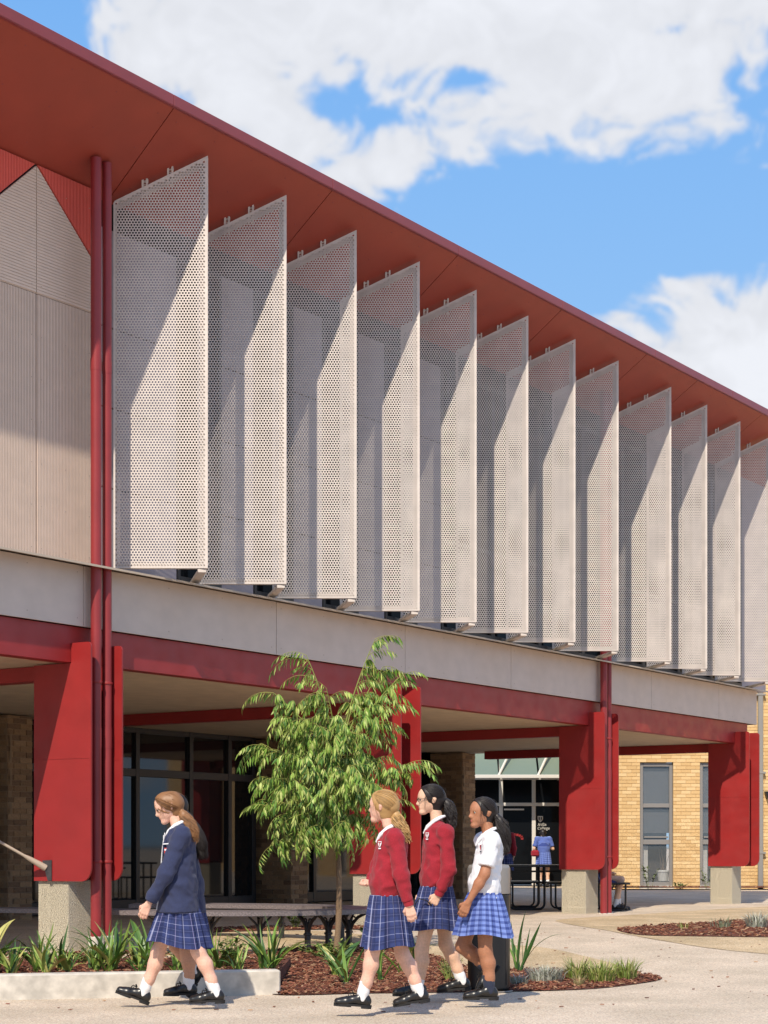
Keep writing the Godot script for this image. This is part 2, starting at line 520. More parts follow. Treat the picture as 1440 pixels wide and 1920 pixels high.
# ------------------------------------------------------------------ the main building
func make_building() -> void:
	var B := thing("school_building", "red and taupe school building raised on red columns with folded perforated sunscreen", "building", Vector3(-15.4645 + 22.0 * ST, 0, -22.0 * CT))
	B.basis = Basis(Vector3(ST, 0, -CT), Vector3.UP, Vector3(CT, 0, ST))
	var U0 := -6.0
	var U1 := 17.75
	# upper storey behind the cladding, and the ceiling below it
	part(B, "upper_wall", box_mesh(Vector3(U0, 3.12, -12.0), Vector3(U1 - 0.03, 8.0, -0.09)), M.black_gap)
	part(B, "end_wall", box_mesh(Vector3(U1 - 0.029, 4.1, -12.0), Vector3(18.9, 8.0, -0.09)), M.wall_panel)
	var step := 1.42
	var cu := U0
	while cu < U1 - 0.1:   # ceiling sheets
		part(B, "ceiling_panel", box_mesh(Vector3(cu, 3.06, -6.2), Vector3(min(cu + step - 0.004, U1 - 0.05), 3.115, 0.06)), M.ceiling)
		cu += step
	# soffit sheets under the raking eave, with open joints
	var js := [-6.0, -2.25, 0.476, 3.208, 5.91, 8.65, 11.35, 13.19, 15.87, 18.9]
	var rake := Transform3D(Basis(Vector3(1, 0, 0), Vector3(0, 0.5452, 1.0).normalized(), Vector3(0, -1.0, 0.5452).normalized()), Vector3(0, 8.0, 0))
	var L := sqrt(1.08 * 1.08 + 0.589 * 0.589)
	for k in js.size() - 1:
		var g := 0.006
		var sk := 0.29 if js[k] > -5 else 0.0
		var o := part(B, "soffit_panel", panel_mesh(pv([[js[k] + sk + g, -0.12], [js[k + 1] + 0.29 - g, -0.12], [js[k + 1] - g, L], [js[k] + g, L]]), -0.012, 0.0), M.soffit, rake)
		var sb := MB.new()
		for w in 5:
			for y in [0.16, 0.62, 1.08]:
				var x: float = js[k] + 0.29 * (1.0 - y / L) + 0.14 + (js[k + 1] - js[k] - 0.28) * w / 4.0
				sb.box(Vector3(x - 0.006, y - 0.006, 0.0), Vector3(x + 0.006, y + 0.006, 0.003))
		part(o, "screw_heads", sb.mesh(), M.fascia).set_meta("kind", "stuff")
	part(B, "soffit_backing", panel_mesh(pv([[U0, -0.12], [19.1, -0.12], [18.85, L], [U0, L]]), -0.06, -0.02), M.black_gap, rake)
	var fj := [-6.0, -2.3, 0.43, 3.16, 5.87, 8.6, 11.55, 14.5, 17.0, 18.9]
	for k in fj.size() - 1:
		var fb := MB.new()
		fb.bbox(Vector3(fj[k] + 0.002, 8.577, 1.083), Vector3(fj[k + 1] - 0.002, 8.688, 1.105), 0.004)
		fb.box(Vector3(fj[k] + 0.002, 8.572, 1.066), Vector3(fj[k + 1] - 0.002, 8.577, 1.1))
		part(B, "fascia", fb.mesh(), M.fascia)
	part(B, "roof_sheet", panel_mesh(pv([[U0, -11.5], [18.9, -11.5], [18.9, L + 0.005], [U0, L + 0.005]]), -0.105, -0.07), M.fascia, rake)

	# fibre cement cladding left of the downpipes: ribbed sheets, a taupe gable set in red
	var clad := pivot(B, "cladding")
	var sheets := [
		[[[-0.37, 6.695], [-0.37, 7.955], [-1.78, 6.695]], true, "taupe"], [[[-0.36, 6.695], [0.452, 6.695], [0.452, 7.228], [-0.36, 7.955]], true, "taupe"],
		[[[-0.345, 7.97], [0.452, 7.97], [0.452, 7.258]], false, "red"], [[[-0.385, 7.97], [-1.8, 7.97], [-1.8, 6.705]], false, "red"],
		[[[-0.374, 4.09], [-0.374, 6.685], [-1.56, 6.685], [-1.56, 4.09]], false, "taupe"], [[[-0.356, 4.09], [0.452, 4.09], [0.452, 6.685], [-0.356, 6.685]], false, "taupe"],
		[[[-1.57, 4.09], [-1.57, 6.685], [-2.76, 6.685], [-2.76, 4.09]], false, "taupe"], [[[-1.81, 6.695], [-1.81, 7.97], [-3.2, 7.97], [-3.2, 6.695]], false, "red"],
		[[[-2.77, 4.09], [-2.77, 6.685], [-6.0, 6.685], [-6.0, 4.09]], false, "taupe"], [[[-3.21, 6.695], [-3.21, 7.97], [-6.0, 7.97], [-6.0, 6.695]], false, "red"]]
	for s in sheets:
		var poly := pv(s[0])
		var o := part(clad, "cladding_sheet", panel_mesh(poly, -0.02, -0.004), M.taupe_rib if s[2] == "taupe" else M.red_rib)
		part(o, "ribs", ribbed(poly, s[1], 0.031 if s[1] else 0.021, 0.026 if s[1] else 0.0135, 0.009), M.taupe_rib if s[2] == "taupe" else M.red_rib, Transform3D(Basis(), Vector3(0, 0, -0.004)))
		var r := Rect2(poly[0], Vector2.ZERO)
		for p in poly: r = r.expand(p)
		var sb := MB.new()
		for cx in [r.position.x + 0.06, r.end.x - 0.06, r.position.x + r.size.x * 0.5]:
			for cy in range(int(r.size.y / 0.42) + 1):
				var c := Vector2(cx, r.position.y + 0.08 + cy * 0.42)
				if Geometry2D.is_point_in_polygon(c, poly): sb.lathe([[0.0, 0.008], [0.004, 0.0075], [0.0055, 0.004]], 6, Transform3D(Basis(Vector3(1, 0, 0), PI / 2), Vector3(c.x, c.y, 0)))
		part(o, "screw_heads", sb.mesh(), M.bolt).set_meta("kind", "stuff")
	part(B, "cladding_backing", box_mesh(Vector3(U0, 4.05, -0.085), Vector3(0.47, 7.98, -0.024)), M.black_gap)

	# spandrel band and its drip flashing
	var sj := [-6.0, -4.9, -2.18, 0.10, 0.42, 3.314, 6.04, 8.767, 11.48, 11.72, 13.326, 16.038, 17.75]
	for k in sj.size() - 1:
		var o := part(B, "spandrel_panel", box_mesh(Vector3(sj[k] + 0.004, 3.42, 0.178), Vector3(sj[k + 1] - 0.004, 4.03, 0.2), 0.002), M.spandrel)
		if sj[k + 1] - sj[k] > 1.0:
			var sb := MB.new()
			for w in 4:
				for y in [3.5, 3.96]:
					var x: float = sj[k] + 0.09 + (sj[k + 1] - sj[k] - 0.18) * w / 3.0
					sb.lathe([[0.0, 0.203], [0.005, 0.2025], [0.007, 0.2]], 6, Transform3D(Basis(Vector3(1, 0, 0), PI / 2), Vector3(x, y, 0)))
			part(o, "screw_heads", sb.mesh(), M.bolt).set_meta("kind", "stuff")
	part(B, "spandrel_backing", box_mesh(Vector3(U0, 3.45, -0.06), Vector3(U1 - 0.01, 4.03, 0.17)), M.black_gap)
	part(B, "spandrel_end", box_mesh(Vector3(U1 + 0.001, 3.42, -0.4), Vector3(U1 + 0.02, 4.03, 0.19)), M.spandrel)
	var fl := MB.new()
	fl.prism(pv([[-0.08, 4.095], [0.415, 4.022], [0.42, 4.0], [0.413, 3.998], [0.408, 4.011], [-0.08, 4.083]]), 0.0, U1 - U0 + 0.08, Transform3D(Basis(Vector3(0, 0, 1), Vector3(0, 1, 0), Vector3(1, 0, 0)), Vector3(U0, 0, 0)))
	part(B, "drip_flashing", fl.mesh(), M.flashing)

	# edge beam and the beams that cross below the ceiling
	var eb := MB.new()
	eb.box(Vector3(U0, 3.058, 0.062), Vector3(U1 - 0.32, 3.418, 0.078))
	eb.box(Vector3(U0, 3.05, 0.0), Vector3(U1 - 0.32, 3.062, 0.085))
	eb.bbox(Vector3(U0, 3.05, 0.079), Vector3(U1 - 0.32, 3.416, 0.15), 0.003)
	part(B, "edge_beam", eb.mesh(), M.red)
	for k in 4:
		var cb := MB.new()
		var u := k * 5.63 + 0.2
		cb.bbox(Vector3(u - 0.09, 2.905, -6.05 if k < 3 else -5.1), Vector3(u + 0.09, 3.057, -0.37), 0.004)
		part(B, "cross_beam", cb.mesh(), M.red)

	# columns: two red plates on a concrete plinth
	var prof := PackedVector2Array()
	for a in 9: prof.append(Vector2(0.42 - 0.13 + 0.13 * sin(a * PI / 16), 0.855 + 0.13 - 0.13 * cos(a * PI / 16)))
	for a in 6: prof.append(Vector2(0.42 - 0.045 + 0.045 * cos(a * PI / 10), 3.245 - 0.045 + 0.045 * sin(a * PI / 10)))
	prof.append_array(pv([[0.155, 3.245], [0.155, 3.045], [-0.36, 3.045], [-0.36, 0.855]]))
	var plate := MB.new()
	plate.prism(prof, -0.011, 0.011, Transform3D(Basis(Vector3(0, 0, 1), Vector3(0, 1, 0), Vector3(1, 0, 0)), Vector3.ZERO))
	var plate_mesh := plate.mesh()
	for k in 4:
		var col := pivot(B, "column", Transform3D(Basis(), Vector3(k * 5.63, 0, 0)))
		part(col, "plate", plate_mesh, M.red, Transform3D(Basis(), Vector3(-0.02, 0, 0)))
		part(col, "plate", plate_mesh, M.red, Transform3D(Basis(), Vector3(0.435, 0, 0)))
		for w in [-0.0325, 0.4225]: part(col, "weld_seam", box_mesh(Vector3(w - 0.0015, 2.085, -0.345), Vector3(w + 0.0015, 2.089, 0.4)), M.red)
		part(col, "stiffener", box_mesh(Vector3(-0.008, 0.9, -0.3), Vector3(0.423, 3.04, -0.27)), M.red)
		part(col, "web", box_mesh(Vector3(0.19, 0.87, -0.26), Vector3(0.21, 3.04, 0.06)), M.red)
		part(col, "plinth", box_mesh(Vector3(0.0, -0.05, -0.335), Vector3(0.41, 0.862, 0.085), 0.008), M.plinth)
	# brace rod and its gusset on the nearest column
	var br := pivot(B, "brace")
	part(br, "gusset", panel_mesh(pv([[-0.095, 0.205], [0.0, 0.21], [0.0, 0.0], [-0.04, 0.0]]), -0.012, 0.012), M.iron, Transform3D(Basis(Vector3(ST, 0, CT), Vector3.UP, Vector3(-CT, 0, ST)), Vector3(-0.031, 0.858, -0.111)))
	var rt := MB.new()
	var a0 := Vector3(-0.062, 0.985, -0.158)
	var dr := Vector3(-0.597, 0.5, -0.624).normalized()
	rt.tube([a0, a0 + dr * 0.015, a0 + dr * 0.2, a0 + dr * 0.26, a0 + dr * 4.0], [0.03, 0.036, 0.024, 0.015, 0.015], 12)
	part(br, "rod", rt.mesh(), M.flashing)

	# downpipes in pairs
	for k in [0, 2]:
		for w in [[0.175, 0.055], [0.336, 0.048]]:
			var pb := MB.new()
			var u: float = k * 5.63 + w[0]
			var pp := []
			var rr := []
			for y in [0.16, 2.2, 2.201, 2.4, 2.401, 6.0, 6.001, 6.12, 6.121, 8.14]:
				pp.append(Vector3(u, y, 0.3)); rr.append(w[1])
			rr[2] = w[1] + 0.003; rr[3] = w[1] + 0.003; rr[6] = w[1] + 0.003; rr[7] = w[1] + 0.003
			pb.tube(pp, rr, 20)
			var o := part(B, "downpipe", pb.mesh(), M.pipe)
			for y in [1.05, 2.86]:
				var kb := MB.new()
				kb.lathe([[w[1] + 0.001, y - 0.014], [w[1] + 0.008, y - 0.012], [w[1] + 0.008, y + 0.012], [w[1] + 0.001, y + 0.014]], 16, Transform3D(Basis(), Vector3(u, 0, 0.3)))
				kb.box(Vector3(u - 0.02, y - 0.012, 0.09), Vector3(u + 0.02, y + 0.012, 0.3 - w[1]))
				part(o, "pipe_clamp", kb.mesh(), M.red)
			part(o, "foot", box_mesh(Vector3(u - 0.06, 0.1, 0.24), Vector3(u + 0.06, 0.3 if k == 0 else 0.19, 0.36), 0.01), M.concrete)

	# upper wall behind the screen: pale panels and dark windows by turns
	var uw := 0.47
	var right := 1.84
	for k in 13:
		if uw > U1 - 0.3: break
		var re: float = min(right + 1.366 * k, U1 - 0.05)
		var heights := [4.11, 4.95, 5.79, 6.63, 7.66]
		if k < 5:
			for q in 4:
				part(B, "wall_panel", box_mesh(Vector3(uw + 0.004, heights[q] + 0.007, -0.075), Vector3(re - 0.004, heights[q + 1] - 0.007, -0.05), 0.003), M.wall_panel)
		else:
			window_bay(B, uw - 0.002, re)
		var we: float = min(re + 0.764, U1 - 0.05)
		if we - re > 0.2: window_bay(B, re, we)
		uw = re + 0.766
	# the folded screen
	var W := 0.983
	var front := perforated(W, 3.82, 4.296)
	var RW := 1.159
	var tall := 4.296 - 3.82
	var slope := tall / W
	var fr := MB.new()   # the frame behind the sheet edges
	fr.box(Vector3(W - 0.085, 0.02, -0.035), Vector3(W - 0.004, 4.296 - slope * 0.085 - 0.02, -0.03))
	fr.box(Vector3(W - 0.006, 0.0, -0.05), Vector3(W - 0.001, 4.29, -0.0035))
	fr.box(Vector3(0.004, 0.02, -0.035), Vector3(0.034, 3.8, -0.03))
	fr.box(Vector3(0.001, 0.0, -0.05), Vector3(0.006, 3.81, -0.0035))
	fr.box(Vector3(0.035, 0.004, -0.035), Vector3(W - 0.086, 0.06, -0.03))
	fr.box(Vector3(0.007, -0.004, -0.05), Vector3(W - 0.007, 0.001, -0.0035))
	fr.prism(pv([[0.034, 3.82 + slope * 0.034 - 0.095], [W - 0.086, 4.296 - slope * 0.086 - 0.095], [W - 0.086, 4.296 - slope * 0.086 - 0.004], [0.034, 3.82 + slope * 0.034 - 0.004]]), -0.035, -0.03)
	fr.prism(pv([[0.007, 3.815 + slope * 0.007], [W - 0.007, 4.291 - slope * 0.007], [W - 0.007, 4.296 - slope * 0.007], [0.007, 3.82 + slope * 0.007]]), -0.05, -0.0035)
	var frame_mesh := fr.mesh()
	var arm := MB.new()
	arm.bbox(Vector3(0.02, -0.045, -0.1), Vector3(RW - 0.02, -0.008, -0.012), 0.004)
	var arm_mesh := arm.mesh()
	var bk := MB.new()
	bk.bbox(Vector3(-0.032, -0.12, -0.03), Vector3(-0.012, 0.085, -0.006), 0.002)
	bk.bbox(Vector3(0.012, -0.12, -0.03), Vector3(0.032, 0.085, -0.006), 0.002)
	bk.bbox(Vector3(-0.034, 0.05, -0.05), Vector3(0.034, 0.086, -0.031), 0.002)
	bk.lathe([[0.0, 0.012], [0.009, 0.012], [0.009, -0.04], [0.0, -0.04]], 6, Transform3D(Basis(Vector3(1, 0, 0), PI / 2), Vector3(0, 0.02, -0.02)))
	var bracket := bk.mesh()
	var fx := Basis(Vector3(ST, 0, CT), Vector3.UP, Vector3(-CT, 0, ST))
	var rdir := Vector3(0.8195, 0, -0.82).normalized()
	var rx := Basis(rdir, Vector3.UP, rdir.cross(Vector3.UP))
	for k in 12:
		var uo := 1.276 + 1.3655 * k if k < 8 else 12.677 + 1.3785 * (k - 8)
		var fin := pivot(B, "sunscreen_fin", Transform3D(Basis(), Vector3(uo - ST * W, 4.105, 0.03)))
		part(fin, "perforated_sheet", front, M.screen, Transform3D(fx, Vector3.ZERO))
		part(fin, "sheet_frame", frame_mesh, M.screen, Transform3D(fx, Vector3.ZERO))
		var tip := Vector3(ST * W, 0, CT * W)
		part(fin, "support_arm", arm_mesh, M.frame, Transform3D(rx, tip + rdir * 0.004))
		for w in [0.33, 0.6]:
			part(fin, "bracket", bracket, M.frame, Transform3D(fx, fx * Vector3(W * w, 3.82 + tall * w, 0)))

	# ground floor: glazing set back under the upper storey, between brick piers
	glazing(B, "glazed_doors", -6.1, 2.6, 11.0, [2.75, 3.9, 5.55, 7.2, 8.0, 9.3, 10.3, 10.95])
	glazing(B, "glazed_wall", -6.6, 11.85, 16.9, [11.9, 13.4, 15.0, 16.85])
	glazing(B, "glazed_wall", -6.1, -5.0, 4.1, [-4.9, -3.0, -1.0, 1.0, 2.6, 4.05])
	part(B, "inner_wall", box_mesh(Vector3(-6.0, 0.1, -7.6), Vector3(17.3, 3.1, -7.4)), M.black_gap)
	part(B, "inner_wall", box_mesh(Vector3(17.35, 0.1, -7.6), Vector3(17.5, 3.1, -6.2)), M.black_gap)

func window_bay(B: Node3D, a: float, b: float) -> void:
	var wn := pivot(B, "window", Transform3D(Basis(), Vector3(a, 4.11, 0)))
	var fr := MB.new()
	var ww := b - a
	for f in [[0.0, 0.0, 0.05, 3.55], [ww - 0.05, 0.0, ww, 3.55], [0.051, 0.0, ww - 0.051, 0.06], [0.051, 3.49, ww - 0.051, 3.55], [0.051, 1.2, ww - 0.051, 1.25]]:
		fr.bbox(Vector3(f[0], f[1], -0.085), Vector3(f[2], f[3], -0.035), 0.003)
	part(wn, "frame", fr.mesh(), M.dark_frame)
	part(wn, "glass", box_mesh(Vector3(0.04, 0.05, -0.075), Vector3(ww - 0.04, 3.5, -0.068)), M.upper_glass)

func glazing(B: Node3D, called: String, p: float, a: float, b: float, posts: Array) -> void:
	var g := pivot(B, called)
	for x in posts: part(g, "mullion", box_mesh(Vector3(x - 0.045, 0.2, p - 0.05), Vector3(x + 0.045, 3.055, p + 0.05), 0.004), M.dark_frame)
	for k in posts.size() - 1:
		var x0: float = posts[k] + 0.046
		var x1: float = posts[k + 1] - 0.046
		part(g, "transom", box_mesh(Vector3(x0, 2.3, p - 0.045), Vector3(x1, 2.42, p + 0.045), 0.004), M.dark_frame)
		part(g, "rail", box_mesh(Vector3(x0, 0.2, p - 0.045), Vector3(x1, 0.38, p + 0.045), 0.004), M.dark_frame)
		part(g, "rail", box_mesh(Vector3(x0, 2.98, p - 0.045), Vector3(x1, 3.055, p + 0.045), 0.004), M.dark_frame)
		var w := 0.004 * sin(k * 2.3 + p)
		part(g, "glass_pane", box_mesh(Vector3(x0, 0.38, p - 0.012), Vector3(x1, 2.3, p - 0.006)), M.mirror_glass, Transform3D(Basis(), Vector3.ZERO))
		part(g, "glass_pane", box_mesh(Vector3(x0, 2.42, p - 0.012 + w), Vector3(x1, 2.98, p - 0.006 + w)), M.mirror_glass)

# ------------------------------------------------------------------ brickwork
func brick_mats(base: Array) -> Array:
	var o := []
	for k in base.size(): o.append(mottled(base[k], 0.09, 1.7, 0.9, 0.03, 0.0, 80 + k))
	return o

# wall in the plane of x: local x along, y up, z outward. holes: Rect2 in (x, y). shown: where bricks are told apart
func brick_wall(parent: Node, x: Transform3D, w: float, h: float, holes: Array, mats: Array, mortar: Material, bl: float, bh: float, deep: float, shown: Rect2, limit: int, sd: int) -> void:
	var r := RandomNumberGenerator.new()
	r.seed = sd
	var unit := box_mesh(Vector3(-0.5, -0.5, -1.0), Vector3(0.5, 0.5, 0.0))
	var rest := MB.new()
	rest.use_col = true
	var mb := MB.new()
	var joint := 0.01
	var made := 0
	var rows := int(ceil(h / bh))
	for row in rows:
		var y0 := row * bh
		var y1: float = min(y0 + bh, h)
		var cuts := []
		for q in holes:
			if q.position.y < (y0 + y1) * 0.5 and q.end.y > (y0 + y1) * 0.5: cuts.append(Vector2(q.position.x, q.end.x))
		cuts.sort_custom(func(a, b): return a.x < b.x)
		var runs := []
		var from := 0.0
		for q in cuts:
			if q.x > from: runs.append(Vector2(from, min(q.x, w)))
			from = max(from, q.y)
		if from < w: runs.append(Vector2(from, w))
		for run in runs:
			mb.box(Vector3(run.x, y0, -deep), Vector3(run.y, y1, -0.012), x)
			var s = -fmod(row * 0.5, 1.0) * bl + floor(run.x / bl) * bl
			while s < run.y:
				var a: float = max(s + joint * 0.5, run.x + (0.0 if run.x > 0 else 0.002))
				var b: float = min(s + bl - joint * 0.5, run.y)
				if b - a > 0.02:
					var m := Vector3((a + b) * 0.5, (y0 + y1) * 0.5, 0.0)
					var k := r.randi() % mats.size()
					var out := r.randf_range(-0.002, 0.0015)
					var size := Vector3(b - a, y1 - y0 - joint, 0.05)
					if made < limit and shown.has_point(Vector2(m.x, m.y)):
						part(parent, "brick", unit, mats[k], x * Transform3D(Basis().scaled(size), m + Vector3(0, 0, out)))
						made += 1
					else:
						rest.col = mats[k].get_meta("lin")
						rest.box(m - Vector3(size.x, size.y, 0) * 0.5 + Vector3(0, 0, -0.05), m + Vector3(size.x * 0.5, size.y * 0.5, out), x)
				s += bl
	part(parent, "mortar", mb.mesh(), mortar)
	if rest.v.size():
		var o := part(parent, "brickwork", rest.mesh(), mats[0].get_meta("vc"))
		o.set_meta("kind", "stuff")

func brick_set(tones: Array, sd: int) -> Array:
	var o := brick_mats(tones)
	var vc := plain(Color.WHITE, 0.9)
	vc.vertex_color_use_as_albedo = true
	for k in tones.size():
		o[k].set_meta("lin", tones[k].srgb_to_linear()); o[k].set_meta("vc", vc)
	return o

func in_building(u: float, y: float, p: float) -> Vector3:
	return Vector3(-15.4645 + (22.0 + u) * ST + p * CT, y, -(22.0 + u) * CT + p * ST)

func make_brick_things() -> void:
	var brown := brick_set([rgb(150, 122, 92), rgb(136, 110, 84), rgb(160, 132, 102), rgb(124, 100, 78)], 1)
	var piers := [[4.66, "brown brick pier beside the glazing behind the braced red column"], [11.25, "brown brick pier behind the young tree, between glazed doors and glazed wall"], [16.85, "brown brick pier behind the two pupils in red jumpers"]]
	for q in piers:
		var P := thing("brick_pier", q[1], "pier", in_building(q[0], 0.16, -5.5), "brick piers under the upper storey")
		P.basis = Basis(Vector3(ST, 0, -CT), Vector3.UP, Vector3(CT, 0, ST))
		# outer face
		brick_wall(P, Transform3D(), 0.48, 2.88, [], brown, M.pier_mortar, 0.24, 0.079, 0.08, Rect2(0, 0, 2, 4), 90, 5)
		# face towards the forecourt
		brick_wall(P, Transform3D(Basis(Vector3(0, 0, 1), Vector3.UP, Vector3(-1, 0, 0)), Vector3(0, 0, -0.75)), 0.75, 2.88, [], brown, M.pier_mortar, 0.24, 0.079, 0.08, Rect2(0, 0, 2, 4), 150, 6)
		part(P, "core", box_mesh(Vector3(0.06, 0, -0.72), Vector3(0.47, 2.88, -0.06)), M.black_gap)
	# the cream brick building across the court
	var cream := brick_set([rgb(222, 187, 134), rgb(217, 180, 126), rgb(226, 193, 142), rgb(210, 173, 120)], 2)
	var Z := 44.2
	var H := thing("brick_building", "cream brick building with tall narrow windows and grey downpipe", "building", Vector3(4.6, 0.08, -Z))
	var holes := [Rect2(1.64, 0.18, 0.81, 2.99), Rect2(3.10, 0.18, 0.81, 2.99)]
	for k in 9: holes.append(Rect2(6.4 + k * 4.3 + (1.46 if k % 2 else 0.0), 0.18, 0.81, 2.99))
	brick_wall(H, Transform3D(), 46.0, 6.7, holes, cream, M.mortar, 0.24, 0.086, 0.22, Rect2(0.5, 0, 4.6, 3.6), 300, 9)
	for q in holes:
		var wn := pivot(H, "window", Transform3D(Basis(), Vector3(q.position.x, q.position.y, -0.1)))
		var fb := MB.new()
		for f in [[0, 0, 0.085, 2.99], [0.725, 0, 0.81, 2.99], [0.086, 0, 0.724, 0.08], [0.086, 2.9, 0.724, 2.99], [0.086, 1.0, 0.724, 1.12], [0.086, 1.9, 0.724, 2.0]]:
			fb.bbox(Vector3(f[0], f[1], -0.04), Vector3(f[2], f[3], 0.03), 0.006)
		fb.bbox(Vector3(0.11, 1.16, -0.02), Vector3(0.7, 1.2, 0.02), 0.004)
		part(wn, "frame", fb.mesh(), M.alu)
		var first := true
		for y in [[0.08, 1.0], [1.12, 1.9], [2.0, 2.9]]:
			part(wn, "pane", box_mesh(Vector3(0.08, y[0], -0.02), Vector3(0.73, y[1], -0.014)), M.pane)
			if not first:
				part(wn, "blind", box_mesh(Vector3(0.07, y[0] + (0.16 if y[0] < 1.5 else 0.0), -0.09), Vector3(0.74, y[1], -0.085)), M.blind)
			first = false
		part(wn, "room", box_mesh(Vector3(-0.1, -0.1, -1.6), Vector3(0.9, 3.1, -1.55)), M.black_gap)
		part(wn, "curtain", box_mesh(Vector3(0.095, 0.08, -0.5), Vector3(0.22, 0.98, -0.11)), M.white_frame)
		part(wn, "sill", box_mesh(Vector3(-0.02, -0.12, -0.12), Vector3(0.83, -0.004, 0.11), 0.005), M.concrete)
	part(H, "side_wall", box_mesh(Vector3(0.0, 0.0, -4.0), Vector3(0.2, 6.68, -0.23)), M.mortar)
	part(H, "parapet", box_mesh(Vector3(-0.05, 6.7, -0.35), Vector3(46.1, 6.78, 0.05), 0.01), M.grey_pipe)
	var P2 := pivot(H, "downpipe")
	var dp := MB.new()
	dp.bbox(Vector3(4.5, 0.06, 0.02), Vector3(4.62, 6.6, 0.12), 0.012)
	part(P2, "pipe", dp.mesh(), M.grey_pipe)
	for y in [0.95, 2.9, 4.8]: part(P2, "pipe_clamp", box_mesh(Vector3(4.44, y, 0.002), Vector3(4.68, y + 0.05, 0.13), 0.004), M.grey_pipe)
	var L := thing("wall_light", "small dark wall light on the cream brick wall beside the grey downpipe", "lamp", Vector3(9.26, 2.47, -Z))
	var lb := MB.new()
	lb.prism(pv([[0.0, 0.08], [0.2, 0.08], [0.2, 0.03], [0.12, -0.1], [0.06, -0.1]]), 0.002, 0.17)
	part(L, "housing", lb.mesh(), M.black_metal)
	part(L, "lens", box_mesh(Vector3(0.065, -0.11, 0.02), Vector3(0.11, -0.101, 0.15)), M.white_frame)
	# pot on the sill
	var pot := thing("plant_pot", "white plastic pot with bare stems behind the lowest window pane", "pot", Vector3(6.86, 0.36, -Z - 0.36))
	var pb := MB.new()
	pb.lathe([[0.0, 0.0], [0.12, 0.0], [0.125, 0.01], [0.145, 0.22], [0.16, 0.22], [0.16, 0.27], [0.142, 0.27], [0.138, 0.22], [0.0, 0.22]], 24)
	part(pot, "tub", pb.mesh(), M.white_plastic)
	var st := MB.new()
	for k in 5:
		var a := Vector3(cos(k * 1.3) * 0.05, 0.2, sin(k * 1.3) * 0.05)
		st.tube([a, a + Vector3(cos(k * 2.1) * 0.05, 0.3, 0), a + Vector3(cos(k * 2.1) * 0.14, 0.6, 0)], [0.008, 0.006, 0.003], 5)
	part(pot, "stems", st.mesh(), M.bark)
	part(pot, "shelf", box_mesh(Vector3(-0.6, -0.06, -0.25), Vector3(0.3, -0.002, 0.17)), M.dark_frame)

	# glazed entrance across the court
	var E := thing("glazed_entrance", "white framed glazed entrance with sloping pale green glass and lettered door", "entrance", Vector3(1.9, 0.2, -47.0))
	var floor_y := 0.0
	var fm := MB.new()
	for xx in [0.05, 1.13, 1.98, 2.9, 3.8]: fm.bbox(Vector3(xx - 0.05, 0.0, -0.05), Vector3(xx + 0.05, 3.5, 0.05), 0.008)
	for y in [2.1, 2.78]: fm.bbox(Vector3(0, y - 0.04, 0.051), Vector3(3.9, y + 0.045, 0.1), 0.008)
	part(E, "frame", fm.mesh(), M.white_frame)
	for xx in [[0.1, 1.08], [1.18, 1.93], [2.03, 2.85], [2.95, 3.75]]:
		part(E, "glass_pane", box_mesh(Vector3(xx[0], 0.1, -0.01), Vector3(xx[1], 2.05, 0.0)), M.upper_glass)
		part(E, "glass_pane", box_mesh(Vector3(xx[0], 2.15, -0.01), Vector3(xx[1], 2.73, 0.0)), M.upper_glass)
	var sl := Transform3D(Basis(Vector3(1, 0, 0), -0.9), Vector3(0, 2.8, 1.0))
	for k in 4:
		part(E, "sloping_pane", box_mesh(Vector3(0.05 + k, 0.0, -0.01), Vector3(1.0 + k, 1.5, 0.0)), M.green_glass, sl)
		var gb := MB.new()
		gb.tube([Vector3(1.0 + k, 2.8, 1.02), Vector3(1.62 + k, 4.0, 0.06)], [0.035, 0.035], 6)
		part(E, "glazing_bar", gb.mesh(), M.white_frame)
	part(E, "eave_bar", box_mesh(Vector3(0, 2.74, 0.98), Vector3(3.9, 2.83, 1.08), 0.01), M.white_frame)
	part(E, "wall", box_mesh(Vector3(0, 3.55, -0.4), Vector3(3.9, 5.2, -0.1)), M.white_frame)
	part(E, "back_wall", box_mesh(Vector3(-0.2, 0, -1.6), Vector3(4.1, 3.6, -1.4)), M.black_gap)
	part(E, "door_handle", box_mesh(Vector3(1.2, 1.95, 0.101), Vector3(1.72, 1.99, 0.14), 0.005), M.white_frame)
	# door lettering with a small crest
	var tm := TextMesh.new()
	tm.text = "Avila\nCollege"
	var sf := SystemFont.new()
	sf.font_names = PackedStringArray(["Droid Serif"])
	tm.font = sf
	tm.font_size = 32; tm.pixel_size = 0.0029; tm.depth = 0.004
	tm.horizontal_alignment = HORIZONTAL_ALIGNMENT_LEFT
	tm.line_spacing = -4
	part(E, "door_lettering", tm, M.white_frame, Transform3D(Basis(), Vector3(2.08, 1.53, 0.004)))
	var cr := MB.new()
	cr.prism(pv([[-0.068, 0.08], [0.068, 0.08], [0.068, 0.0], [0.04, -0.05], [0.0, -0.08], [-0.04, -0.05], [-0.068, 0.0]]), 0.0, 0.004, Transform3D(Basis(), Vector3(2.15, 1.72, 0.002)))
	var crest := part(E, "door_crest", cr.mesh(), M.white_frame)
	var ci := MB.new()
	ci.prism(pv([[-0.045, 0.055], [-0.012, 0.055], [-0.012, -0.045], [-0.045, 0.0]]), 0.0, 0.003, Transform3D(Basis(), Vector3(2.15, 1.72, 0.007)))
	ci.prism(pv([[0.045, 0.055], [0.012, 0.055], [0.012, -0.045], [0.045, 0.0]]), 0.0, 0.003, Transform3D(Basis(), Vector3(2.15, 1.72, 0.007)))
	part(crest, "crest_field", ci.mesh(), M.dark_frame)
	var ch := MB.new()
